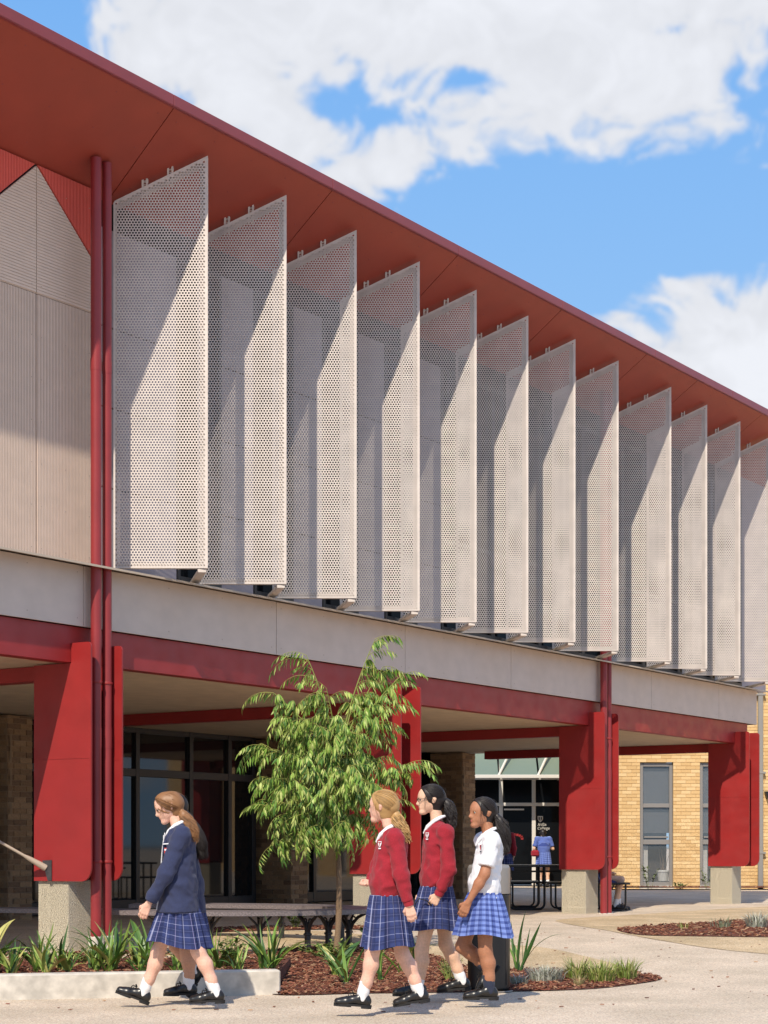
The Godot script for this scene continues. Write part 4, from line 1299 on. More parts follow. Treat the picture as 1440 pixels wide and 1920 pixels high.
func make_tree() -> void:
	var D := 18.2
	var T := thing("young_tree", "young slender tree with drooping yellow green compound leaves beside the curved bench", "tree", Vector3(-0.482, ground_y(-D), -D))
	rng.seed = 4242
	var tr := MB.new()
	var pts := []
	var rr := []
	for k in 19:
		var t := k / 18.0
		pts.append(Vector3(0.02 * sin(t * 7.0) + 0.05 * t, t * 2.35, 0.02 * cos(t * 5.0)))
		rr.append(lerp(0.035, 0.012, t) + 0.003 * sin(k * 2.1))
	rr[0] = 0.046
	tr.tube(pts, rr, 12)
	part(T, "trunk", tr.mesh(), M.bark)
	var meshes := []
	for k in 12: meshes.append(frond(900 + k))
	var lm := leaf_mat(Color.WHITE, 0.35, 0.5)
	lm.metallic_specular = 0.4
	lm.backlight = Color(0.22, 0.26, 0.05)
	# limbs: [tip x, tip y, tip z, height where it leaves the trunk, leaves]
	var limbs := [[0.46, 3.3, 0.05, 2.1, 8], [-0.34, 3.12, 0.12, 2.0, 8], [0.55, 3.02, -0.12, 2.0, 7], [-0.72, 2.72, 0.1, 1.9, 10], [0.72, 2.86, 0.2, 2.0, 8], [-0.10, 2.75, 0.3, 1.95, 9], [0.22, 2.72, -0.25, 1.9, 9],
		[-0.82, 2.12, 0.2, 1.6, 11], [0.50, 2.45, 0.3, 1.7, 10], [0.86, 1.93, 0.1, 1.45, 9], [-0.76, 1.78, -0.2, 1.45, 10], [-0.60, 1.42, 0.2, 1.3, 9], [-0.68, 1.12, 0.15, 1.25, 7], [0.36, 1.72, 0.38, 1.4, 10], [0.30, 1.42, 0.2, 1.25, 8],
		[0.08, 2.32, 0.45, 1.6, 12], [-0.28, 2.42, 0.42, 1.6, 12], [0.14, 1.92, 0.5, 1.45, 12], [-0.42, 1.98, 0.45, 1.5, 12], [-0.12, 1.62, 0.45, 1.3, 12], [0.0, 2.5, -0.45, 1.7, 9], [-0.45, 2.2, -0.4, 1.5, 9], [0.3, 2.1, -0.45, 1.5, 9], [0.05, 1.7, -0.4, 1.3, 8], [-0.32, 1.42, 0.3, 1.2, 9], [-0.5, 2.45, 0.2, 1.75, 11], [0.62, 1.55, 0.0, 1.4, 6], [-0.2, 1.3, 0.42, 1.15, 8], [0.12, 1.35, 0.4, 1.15, 8], [-0.78, 1.5, 0.05, 1.35, 8], [-0.55, 1.75, 0.45, 1.4, 9], [0.45, 2.0, 0.1, 1.5, 8]]
	for l in limbs:
		var a := Vector3(0.03, 0.112 + 0.936 * l[3], 0)
		var e := Vector3(l[0] * 0.86, 0.112 + 0.936 * l[1], l[2])
		var m := a.lerp(e, 0.5) + Vector3(0, 0.1 + 0.12 * absf(l[0]), 0)
		if l[1] > 2.6: m = Vector3(lerp(a.x, e.x, 0.35), lerp(a.y, e.y, 0.55), e.z * 0.5)
		var lp := []
		var lr := []
		for k in 9:
			var t := k / 8.0
			lp.append(a.lerp(m, t).lerp(m.lerp(e, t), t)); lr.append(lerp(0.011, 0.0035, t))
		var lb := MB.new()
		lb.tube(lp, lr, 6, false)
		part(T, "limb", lb.mesh(), M.twig)
		var n: int = int(l[4] * 1.65)
		for k in n:
			var t: float = lerp(0.32, 1.0, float(k + 1) / n)
			var f := t * 8.0
			var i0: int = min(7, int(f))
			var p: Vector3 = lp[i0].lerp(lp[i0 + 1], f - i0)
			var d: Vector3 = lp[i0 + 1] - lp[i0]
			var yaw := atan2(-d.z, d.x) + rng.randf_range(-1.5, 1.5) * (0.35 if k == n - 1 else 1.0)
			var pitch := rng.randf_range(-0.45, 0.35) if l[1] < 2.6 else rng.randf_range(-0.2, 0.45)
			if l[1] < 1.5: pitch -= 0.5
			var s := rng.randf_range(0.8, 1.15)
			part(T, "compound_leaf", meshes[rng.randi() % 12], lm, Transform3D(Basis(Vector3.UP, yaw) * Basis(Vector3(0, 0, 1), pitch) * Basis(Vector3(1, 0, 0), rng.randf_range(-0.3, 0.3)) * Basis().scaled(Vector3(s, s, s)), p))

# ------------------------------------------------------------------ people: joints in metres, facing -x
var PUPILS := [
	{"at": Vector3(-1.536, 0, -13.492), "head": Vector3(-0.06, 1.49, 0), "neck": Vector3(-0.004, 1.363, 0), "shN": Vector3(0.048, 1.287, 0.155), "elN": Vector3(-0.06, 1.006, 0.19), "wrN": Vector3(-0.198, 0.779, 0.16), "hdN": Vector3(-0.234, 0.708, 0.15), "shF": Vector3(0.02, 1.287, -0.155), "elF": Vector3(0.075, 0.994, -0.19), "wrF": Vector3(0.099, 0.767, -0.17), "hdF": Vector3(0.107, 0.7, -0.17), "pel": Vector3(0.012, 0.787, 0), "hipN": Vector3(0.028, 0.775, 0.075), "knN": Vector3(0.163, 0.418, 0.07), "anN": Vector3(0.29, 0.129, 0.07), "hipF": Vector3(-0.012, 0.775, -0.075), "knF": Vector3(-0.155, 0.414, -0.07), "anF": Vector3(-0.258, 0.121, -0.07), "footN": 0.02, "footF": -0.36, "yaw": 0.12, "nod": 0.38, "wear": "blazer", "skirt": [1712, 0.142, 0.0], "hair": "fair_brown", "tail": [Vector3(0.07, 0.0, 0.0), Vector3(0.11, -0.06, 0.02), Vector3(0.155, -0.13, 0.04), Vector3(0.175, -0.2, 0.045), Vector3(0.17, -0.25, 0.04)], "skin": "pale", "sock": "white_sock", "hem": [-0.225, 0.235, 0.505, 0.44, 0.80], "label": "person in navy blazer with fair wavy ponytail walking past the concrete planter edge"},
	{"at": Vector3(-1.552, 0, -14.067), "head": Vector3(-0.083, 1.49, 0), "neck": Vector3(-0.054, 1.349, 0), "shN": Vector3(0.021, 1.258, 0.155), "elN": Vector3(0.054, 0.985, 0.17), "wrN": Vector3(0.029, 0.778, 0.13), "hdN": Vector3(0.008, 0.712, 0.13), "shF": Vector3(-0.012, 1.258, -0.155), "elF": Vector3(-0.062, 0.985, -0.19), "wrF": Vector3(-0.112, 0.778, -0.17), "hdF": Vector3(-0.137, 0.72, -0.17), "pel": Vector3(0.021, 0.77, 0), "hipN": Vector3(0.021, 0.757, 0.075), "knN": Vector3(0.025, 0.389, 0.06), "anN": Vector3(0.046, 0.133, 0.06), "hipF": Vector3(0, 0.757, -0.075), "knF": Vector3(-0.074, 0.426, -0.08), "anF": Vector3(0.07, 0.232, -0.08), "footN": 0.0, "footF": 1.0, "yaw": 0.0, "nod": 0.05, "wear": "blazer", "hair": "black_hair", "tail": [Vector3(0.08, 0.0, 0.0), Vector3(0.13, -0.08, 0.02), Vector3(0.185, -0.17, 0.04), Vector3(0.22, -0.26, 0.045), Vector3(0.232, -0.33, 0.04), Vector3(0.232, -0.38, 0.04)], "skin": "tan", "sock": "white_sock", "hem": [-0.2, 0.2, 0.48, 0.42, 0.80], "label": "person in navy blazer with long dark hair, half hidden behind another in blazer"},
	{"at": Vector3(0.019, 0, -12.879), "head": Vector3(-0.023, 1.477, 0), "neck": Vector3(0.015, 1.336, 0), "shN": Vector3(0.057, 1.264, 0.155), "elN": Vector3(0.102, 1.003, 0.195), "wrN": Vector3(0.155, 0.798, 0.19), "hdN": Vector3(0.17, 0.73, 0.19), "shF": Vector3(0.008, 1.264, -0.155), "elF": Vector3(-0.064, 1.048, -0.2), "wrF": Vector3(-0.117, 0.958, -0.15), "hdF": Vector3(-0.14, 0.946, -0.12), "pel": Vector3(0.004, 0.814, 0), "hipN": Vector3(-0.011, 0.798, 0.075), "knN": Vector3(-0.102, 0.465, 0.06), "anN": Vector3(-0.17, 0.147, 0.06), "hipF": Vector3(0.027, 0.798, -0.075), "knF": Vector3(0.114, 0.427, -0.07), "anF": Vector3(0.231, 0.17, -0.07), "footN": -0.08, "footF": 0.16, "yaw": -0.45, "nod": 0.0, "wear": "jumper", "hair": "blonde", "tail": [Vector3(0.07, -0.01, 0.0), Vector3(0.09, -0.06, 0.03), Vector3(0.11, -0.12, 0.05), Vector3(0.135, -0.18, 0.06), Vector3(0.15, -0.235, 0.065)], "skin": "pale", "sock": "white_sock", "hem": [-0.165, 0.175, 0.48, 0.5, 0.86], "label": "person in red jumper with blonde curly ponytail and face turned away, walking"},
	{"at": Vector3(0.379, 0, -13.992), "head": Vector3(-0.016, 1.554, 0), "neck": Vector3(0.016, 1.406, 0), "shN": Vector3(0.091, 1.307, 0.155), "elN": Vector3(0.115, 1.027, 0.19), "wrN": Vector3(0.037, 0.838, 0.18), "hdN": Vector3(-0.004, 0.772, 0.175), "shF": Vector3(0.041, 1.307, -0.155), "elF": Vector3(-0.025, 1.035, -0.19), "wrF": Vector3(-0.066, 0.838, -0.17), "hdF": Vector3(-0.091, 0.78, -0.17), "pel": Vector3(0.025, 0.838, 0), "hipN": Vector3(0, 0.821, 0.075), "knN": Vector3(-0.091, 0.402, 0.06), "anN": Vector3(-0.115, 0.138, 0.06), "hipF": Vector3(0.058, 0.821, -0.075), "knF": Vector3(0.099, 0.443, -0.07), "anF": Vector3(0.222, 0.171, -0.07), "footN": 0.0, "footF": 0.1, "yaw": 0.1, "nod": 0.05, "wear": "jumper", "hair": "black_hair", "glasses": true, "holds": true, "tail": [Vector3(0.09, 0.02, 0.0), Vector3(0.135, -0.03, 0.0), Vector3(0.155, -0.12, 0.01), Vector3(0.15, -0.2, 0.01)], "skin": "light", "sock": "white_sock", "hem": [-0.17, 0.19, 0.57, 0.56, 0.90], "label": "person in red jumper with glasses and black ponytail, holding a dark strap"},
	{"at": Vector3(0.752, 0, -13.600), "head": Vector3(-0.012, 1.444, 0), "neck": Vector3(0.024, 1.312, 0), "shN": Vector3(0.048, 1.248, 0.15), "elN": Vector3(-0.008, 1, 0.2), "wrN": Vector3(-0.128, 0.792, 0.19), "hdN": Vector3(-0.16, 0.728, 0.185), "shF": Vector3(0, 1.248, -0.15), "elF": Vector3(0.064, 0.992, -0.19), "wrF": Vector3(0.088, 0.792, -0.17), "hdF": Vector3(0.088, 0.728, -0.17), "pel": Vector3(0, 0.792, 0), "hipN": Vector3(0, 0.772, 0.075), "knN": Vector3(0.004, 0.416, 0.06), "anN": Vector3(0.036, 0.144, 0.06), "hipF": Vector3(-0.048, 0.772, -0.075), "knF": Vector3(-0.16, 0.448, -0.08), "anF": Vector3(0.016, 0.292, -0.09), "footN": 0.0, "footF": 0.95, "yaw": 0.42, "nod": 0.0, "wear": "shirt", "hair": "black_hair", "tail": [Vector3(0.09, 0.0, 0.0), Vector3(0.125, -0.05, 0.02), Vector3(0.155, -0.13, 0.03), Vector3(0.165, -0.22, 0.03), Vector3(0.15, -0.3, 0.03)], "skin": "brown", "sock": "navy_sock", "hem": [-0.21, 0.205, 0.55, 0.53, 0.86], "label": "person in white short sleeved shirt with blue checked skirt and dark wavy hair"},
]

# ------------------------------------------------------------------ smooth bodies: tapered capsules joined on a grid, meshed as surface nets
# prims: [a, b, radius a, radius b, depth scale along z]; clips: [normal, distance]
func blob(prims: Array, cell: float, k: float, clips := [], fold := 0.0, noise: FastNoiseLite = null) -> Array:
	var lo := Vector3(INF, INF, INF)
	var hi := -lo
	for q in prims:
		var r: float = max(q[2], q[3])
		var e := Vector3(r, r, r * max(1.0, q[4])) + Vector3.ONE * (cell * 2.5 + fold)
		lo = lo.min(q[0] - e).min(q[1] - e); hi = hi.max(q[0] + e).max(q[1] + e)
	var nx := int((hi.x - lo.x) / cell) + 2
	var ny := int((hi.y - lo.y) / cell) + 2
	var nz := int((hi.z - lo.z) / cell) + 2
	var g := PackedFloat32Array()
	g.resize(nx * ny * nz)
	g.fill(0.5)
	var sy := nx
	var sz := nx * ny
	for q in prims:
		var a: Vector3 = q[0]
		var f: float = 1.0 / q[4]
		var ba: Vector3 = q[1] - a
		ba.z *= f
		var l2: float = max(ba.length_squared(), 1e-9)
		var ra: float = q[2]
		var dr: float = q[3] - ra
		var r: float = max(q[2], q[3]) + k + cell * 2.0
		var e := Vector3(r, r, r * max(1.0, q[4]))
		var p0: Vector3 = (q[0].min(q[1]) - e - lo) / cell
		var p1: Vector3 = (q[0].max(q[1]) + e - lo) / cell
		for z in range(max(0, int(p0.z)), min(nz - 1, int(p1.z) + 1) + 1):
			var pz := (lo.z + z * cell - a.z) * f
			for y in range(max(0, int(p0.y)), min(ny - 1, int(p1.y) + 1) + 1):
				var py := lo.y + y * cell - a.y
				var at := z * sz + y * sy
				for x in range(max(0, int(p0.x)), min(nx - 1, int(p1.x) + 1) + 1):
					var p := Vector3(lo.x + x * cell - a.x, py, pz)
					var t: float = clamp(p.dot(ba) / l2, 0.0, 1.0)
					var d := (p - ba * t).length() - ra - dr * t
					var h := g[at + x]
					var w := k - absf(h - d)
					g[at + x] = minf(h, d) - (w * w / (4.0 * k) if w > 0.0 else 0.0)
	if fold > 0.0 or clips.size():
		for z in nz:
			for y in ny:
				var at := z * sz + y * sy
				for x in nx:
					var d := g[at + x]
					if d < 0.06 and d > -0.08:
						var p := lo + Vector3(x, y, z) * cell
						if fold > 0.0: d += (absf(noise.get_noise_3d(p.x * 1.2 + p.y * 0.7, p.y * 0.9 - p.x * 0.5, p.z * 1.1)) - 0.25) * fold
						for c in clips: d = maxf(d, c[0].dot(p) - c[1])
						g[at + x] = d
					elif d <= -0.08 and clips.size():
						var p := lo + Vector3(x, y, z) * cell
						for c in clips: d = maxf(d, c[0].dot(p) - c[1])
						g[at + x] = d
	var V := PackedVector3Array()
	var I := PackedInt32Array()
	var idx := PackedInt32Array()
	idx.resize(nx * ny * nz)
	idx.fill(-1)
	var off := [0, 1, sy, sy + 1, sz, sz + 1, sz + sy, sz + sy + 1]
	var edges := [[0, 1], [2, 3], [4, 5], [6, 7], [0, 2], [1, 3], [4, 6], [5, 7], [0, 4], [1, 5], [2, 6], [3, 7]]
	for z in nz - 1:
		for y in ny - 1:
			var at := z * sz + y * sy
			for x in nx - 1:
				var c := at + x
				var s := (1 if g[c] < 0 else 0) + (1 if g[c + 1] < 0 else 0) + (1 if g[c + sy] < 0 else 0) + (1 if g[c + sy + 1] < 0 else 0) + (1 if g[c + sz] < 0 else 0) + (1 if g[c + sz + 1] < 0 else 0) + (1 if g[c + sz + sy] < 0 else 0) + (1 if g[c + sz + sy + 1] < 0 else 0)
				if s == 0 or s == 8: continue
				var sum := Vector3.ZERO
				var n := 0
				for e in edges:
					var v0 := g[c + off[e[0]]]
					var v1 := g[c + off[e[1]]]
					if (v0 < 0) != (v1 < 0):
						var t := v0 / (v0 - v1)
						var q0 := Vector3(e[0] & 1, (e[0] >> 1) & 1, (e[0] >> 2) & 1)
						var q1 := Vector3(e[1] & 1, (e[1] >> 1) & 1, (e[1] >> 2) & 1)
						sum += q0.lerp(q1, t)
						n += 1
				idx[c] = V.size()
				V.append(lo + (Vector3(x, y, z) + sum / n) * cell)
	for z in range(1, nz - 1):
		for y in range(1, ny - 1):
			var at := z * sz + y * sy
			for x in range(1, nx - 1):
				var c := at + x
				var inside := g[c] < 0
				if inside != (g[c + 1] < 0):
					_net(I, idx[c], idx[c - sy], idx[c - sy - sz], idx[c - sz], inside)
				if inside != (g[c + sy] < 0):
					_net(I, idx[c], idx[c - sz], idx[c - sz - 1], idx[c - 1], inside)
				if inside != (g[c + sz] < 0):
					_net(I, idx[c], idx[c - 1], idx[c - 1 - sy], idx[c - sy], inside)
	var N := PackedVector3Array()
	N.resize(V.size())
	for q in range(0, I.size(), 3):
		var nn := (V[I[q + 2]] - V[I[q]]).cross(V[I[q + 1]] - V[I[q]])
		N[I[q]] += nn; N[I[q + 1]] += nn; N[I[q + 2]] += nn
	for q in N.size(): N[q] = N[q].normalized()
	return [V, N, I]

func _net(I: PackedInt32Array, a: int, b: int, c: int, d: int, inside: bool) -> void:
	if a < 0 or b < 0 or c < 0 or d < 0: return
	if inside: I.append_array([a, c, b, a, d, c])
	else: I.append_array([a, b, c, a, c, d])

func blob_mesh(list: Array) -> ArrayMesh:
	var b := MB.new()
	for q in list: b.add(q)
	return b.mesh()

func moved(q: Array, x: Transform3D) -> Array:
	var V := PackedVector3Array()
	var N := PackedVector3Array()
	for k in q[0].size():
		V.append(x * q[0][k]); N.append((x.basis * q[1][k]).normalized())
	return [V, N, q[2]]

# ------------------------------------------------------------------ clothing and skin
func plaid(check: bool) -> ImageTexture:
	var n := 256
	var im := Image.create(n, n, false, Image.FORMAT_RGB8)
	for y in n:
		for x in n:
			var c: Color
			if check:
				var a := 1.0 if (x * 4 / n) % 2 == 0 else 0.0
				var b := 1.0 if (y * 4 / n) % 2 == 0 else 0.0
				c = rgb(120, 142, 208).lerp(rgb(50, 67, 132), (a + b) * 0.5)
				if x % 64 < 3 or y % 64 < 3: c = c.lerp(rgb(190, 200, 232), 0.35)
			else:
				c = rgb(45, 57, 106)
				if x % 128 > 40 and x % 128 < 90: c = c.lerp(rgb(34, 43, 84), 0.6)
				if y % 128 > 44 and y % 128 < 88: c = c.lerp(rgb(34, 43, 84), 0.6)
				if x % 128 < 7: c = c.lerp(rgb(206, 204, 226), 0.6)
				elif x % 128 > 63 and x % 128 < 67: c = c.lerp(rgb(186, 170, 206), 0.7)
				if y % 128 < 6: c = c.lerp(rgb(196, 198, 224), 0.5)
				elif y % 128 > 62 and y % 128 < 65: c = c.lerp(rgb(150, 158, 206), 0.6)
			im.set_pixel(x, y, c)
	return ImageTexture.create_from_image(im)

func cloth(c: Color, spread := 0.07) -> StandardMaterial3D:
	var m := mottled(c, spread, 3.0, 0.95, 0.05)
	m.uv1_world_triplanar = false
	m.rim_enabled = true; m.rim = 0.2; m.rim_tint = 0.6
	m.normal_enabled = true
	m.normal_texture = M.weave
	m.normal_scale = 0.14
	return m

func make_cloths() -> void:
	M.weave = noise_tex(Color.WHITE, Color.WHITE, 0.12, 3, 91, 256, null, true, 5.0)
	M.blazer = cloth(rgb(46, 53, 84))
	M.jumper = cloth(rgb(150, 30, 45))
	M.shirt = cloth(rgb(232, 232, 236), 0.02)
	M.pale = mottled(rgb(226, 178, 156), 0.045, 7.0, 0.6)
	M.light = mottled(rgb(222, 180, 152), 0.045, 7.0, 0.6)
	M.tan = mottled(rgb(196, 146, 118), 0.045, 7.0, 0.6)
	M.brown = mottled(rgb(170, 116, 86), 0.045, 7.0, 0.6)
	for s in ["pale", "light", "tan", "brown"]:
		M[s].subsurf_scatter_enabled = true
		M[s].subsurf_scatter_strength = 0.05
	M.white_sock = cloth(rgb(232, 230, 230), 0.02)
	M.navy_sock = cloth(rgb(42, 48, 68))
	M.shoe = plain(rgb(26, 25, 26), 0.3)
	M.shoe.clearcoat_enabled = true
	M.shoe.clearcoat = 0.25
	M.sole = plain(rgb(30, 28, 28), 0.75)
	M.fair_brown = hair_mat(rgb(150, 106, 68))
	M.blonde = hair_mat(rgb(192, 152, 98))
	M.black_hair = hair_mat(rgb(34, 26, 25))
	M.eye_white = plain(rgb(226, 222, 218), 0.2)
	M.iris = plain(rgb(44, 32, 26), 0.15)
	M.lips = plain(rgb(190, 108, 98), 0.45)
	M.brow = plain(rgb(80, 58, 44), 0.8)
	M.plaid = plain(Color.WHITE, 0.92)
	M.plaid.albedo_texture = plaid(false)
	M.check = plain(Color.WHITE, 0.92)
	M.check.albedo_texture = plaid(true)
	for s in ["plaid", "check"]: M[s].cull_mode = BaseMaterial3D.CULL_DISABLED
	M.crest_red = plain(rgb(190, 60, 60), 0.7)
	M.folds = FastNoiseLite.new()
	M.folds.seed = 5; M.folds.frequency = 5.5; M.folds.fractal_octaves = 2

func hair_mat(c: Color) -> StandardMaterial3D:
	var m := plain(c, 0.5)
	m.vertex_color_use_as_albedo = true
	return m

func skirt_mesh(cx: float, s: Array, seedv: int, rep := 7.0, vrep := 3.0, wz := 0.15, wx := 0.118, hz := 0.195) -> ArrayMesh:
	var b := MB.new()
	var segs := 132
	var rows := 14
	var r := RandomNumberGenerator.new()
	r.seed = seedv
	var ph := r.randf() * 6.0
	var grid := []
	for k in rows + 1:
		var t := float(k) / rows
		var line := []
		for q in segs + 1:
			var an := TAU * q / segs
			var ca := cos(an)
			var sa := sin(an)
			var hx := lerpf(s[0], s[1], (ca + 1.0) * 0.5)
			var hy := lerpf(s[2], s[3], (ca + 1.0) * 0.5)
			var hem := Vector3(hx, hy + 0.012 * sin(an * 3.0 + ph), hz * sa)
			var waist := Vector3(cx + wx * ca, s[4], wz * sa)
			var e := t * (0.75 + 0.25 * t)
			var p := Vector3(lerpf(waist.x, hem.x, pow(t, 0.8)), lerpf(waist.y, hem.y, t), lerpf(waist.z, hem.z, pow(t, 0.7)))
			var saw := fposmod(an * 15.0 / TAU + 0.12 * sin(an * 2.0 + ph), 1.0)
			var pleat: float = (smoothstep(0.0, 0.16, saw) - saw) * 0.5
			var wave := 0.35 * sin(an * 5.0 + ph * 2.0) + 0.25 * sin(an * 8.0 + ph)
			p += Vector3(ca, 0, sa) * ((pleat - 0.12) * 0.08 * (0.3 + 0.7 * t) + wave * 0.03 * e)
			line.append(p)
		grid.append(line)
	for k in rows + 1:
		for q in segs + 1:
			var dx: Vector3 = grid[k][min(q + 1, segs)] - grid[k][max(q - 1, 0)]
			var dy: Vector3 = grid[min(k + 1, rows)][q] - grid[max(k - 1, 0)][q]
			b.vert(grid[k][q], dx.cross(dy).normalized(), Vector2(rep * q / segs, vrep * k / rows))
	for k in rows:
		for q in segs:
			var a := k * (segs + 1) + q
			b.i.append_array([a, a + segs + 2, a + 1, a, a + segs + 1, a + segs + 2])
	return b.mesh()

var SHOE := []
func make_shoe() -> void:
	var up := blob([[Vector3(0.075, 0.05, 0), Vector3(0.03, 0.055, 0), 0.036, 0.038, 0.9], [Vector3(0.06, 0.075, 0), Vector3(0.03, 0.08, 0), 0.034, 0.036, 0.85], [Vector3(0.01, 0.06, 0), Vector3(-0.07, 0.042, 0), 0.036, 0.034, 1.0], [Vector3(-0.07, 0.038, 0), Vector3(-0.125, 0.034, 0), 0.034, 0.028, 1.25]], 0.006, 0.025, [[Vector3(0, -1, 0), -0.016], [Vector3(-0.25, 1, 0).normalized(), 0.092]])
	var lace := MB.new()
	for k in 4:
		var x := -0.02 - k * 0.016
		var y := 0.094 - k * 0.006
		lace.tube([Vector3(x, y - 0.018, 0.024), Vector3(x - 0.002, y + 0.001, 0.0), Vector3(x, y - 0.018, -0.024)], [0.003, 0.0035, 0.003], 5)
	for s in [-1.0, 1.0]:
		lace.tube([Vector3(-0.015, 0.098, 0), Vector3(-0.03, 0.115, 0.02 * s), Vector3(-0.02, 0.1, 0.034 * s), Vector3(-0.015, 0.096, 0.004 * s)], [0.0028, 0.0028, 0.0028, 0.0028], 5)
		lace.tube([Vector3(-0.015, 0.098, 0), Vector3(-0.05, 0.1, 0.03 * s), Vector3(-0.06, 0.07, 0.042 * s)], [0.0028, 0.0025, 0.002], 5)
	var sole := MB.new()
	var outline := PackedVector2Array()
	for k in 28:
		var an := TAU * k / 28
		var x := -0.02 + 0.135 * cos(an)
		outline.append(Vector2(x, sin(an) * (0.043 if x < -0.03 else 0.037)))
	var fl := Transform3D(Basis(Vector3(1, 0, 0), Vector3(0, 0, -1), Vector3(0, 1, 0)), Vector3.ZERO)
	sole.prism(outline, 0.012, 0.027, fl)
	sole.prism(pv([[-0.15, -0.03], [-0.155, 0], [-0.15, 0.03], [-0.1, 0.04], [-0.03, 0.036], [-0.03, -0.036], [-0.1, -0.04]]), 0.004, 0.0125, fl)
	sole.prism(pv([[0.04, -0.034], [0.04, 0.034], [0.09, 0.032], [0.113, 0.015], [0.113, -0.015], [0.09, -0.032]]), 0.0, 0.0125, fl)
	SHOE = [blob_mesh([up]), lace.mesh(), sole.mesh()]

func hand_prims(w: Vector3, d: Vector3, s: Vector3, n: Vector3, curl := 0.7) -> Array:
	var o := [[w - d * 0.03, w + d * 0.01, 0.023, 0.021, 1.0]]
	var spread := [-0.027, -0.009, 0.009, 0.026]
	var lens := [0.058, 0.072, 0.076, 0.066]
	for k in 4:
		var b: Vector3 = w + d * (0.078 - absf(spread[k]) * 0.25) + s * spread[k]
		o.append([w + s * spread[k] * 0.45, b, 0.015, 0.0118, 1.0])
		var L: float = lens[k]
		var a1 := curl * 0.55
		var d1 := d * cos(a1) + n * sin(a1)
		var d2 := d * cos(a1 + curl) + n * sin(a1 + curl)
		var d3 := d * cos(a1 + curl * 1.8) + n * sin(a1 + curl * 1.8)
		var p1 := b + d1 * L * 0.45
		var p2 := p1 + d2 * L * 0.32
		o.append([b, p1, 0.0098, 0.009, 1.0]); o.append([p1, p2, 0.009, 0.0084, 1.0]); o.append([p2, p2 + d3 * L * 0.24, 0.0084, 0.0072, 1.0])
	var t0 := w + d * 0.018 + s * 0.02
	var t1 := t0 + (d * 0.7 + s * 0.6 + n * 0.4).normalized() * 0.036
	o.append([t0, t1, 0.0135, 0.0105, 1.0]); o.append([t1, t1 + (d * 0.95 + n * 0.5).normalized() * 0.027, 0.0105, 0.0078, 1.0])
	return o

func head_prims() -> Array:
	return [[Vector3(0.02, 0.03, 0), Vector3(-0.018, 0.036, 0), 0.084, 0.082, 0.86], [Vector3(0.03, 0.0, 0), Vector3(0.0, -0.01, 0), 0.07, 0.07, 0.84],
		[Vector3(-0.018, -0.03, 0), Vector3(-0.056, -0.072, 0), 0.052, 0.03, 0.95], [Vector3(-0.045, 0.015, 0), Vector3(-0.05, -0.03, 0), 0.045, 0.042, 1.1],
		[Vector3(-0.082, 0.022, 0), Vector3(-0.105, -0.016, 0), 0.008, 0.0125, 0.9], [Vector3(-0.09, -0.02, 0.011), Vector3(-0.09, -0.02, -0.011), 0.008, 0.008, 1.0],
		[Vector3(-0.072, 0.034, 0.03), Vector3(-0.08, 0.036, 0.006), 0.012, 0.012, 1.0], [Vector3(-0.072, 0.034, -0.03), Vector3(-0.08, 0.036, -0.006), 0.012, 0.012, 1.0],
		[Vector3(-0.078, -0.082, 0.006), Vector3(-0.078, -0.082, -0.006), 0.019, 0.019, 1.0], [Vector3(-0.081, -0.046, 0.012), Vector3(-0.081, -0.046, -0.012), 0.011, 0.011, 1.0],
		[Vector3(0.012, -0.008, 0.074), Vector3(0.018, 0.014, 0.08), 0.011, 0.016, 0.6], [Vector3(0.012, -0.008, -0.074), Vector3(0.018, 0.014, -0.08), 0.011, 0.016, 0.6],
		[Vector3(0.024, -0.04, 0), Vector3(0.04, -0.12, 0), 0.046, 0.043, 0.95]]

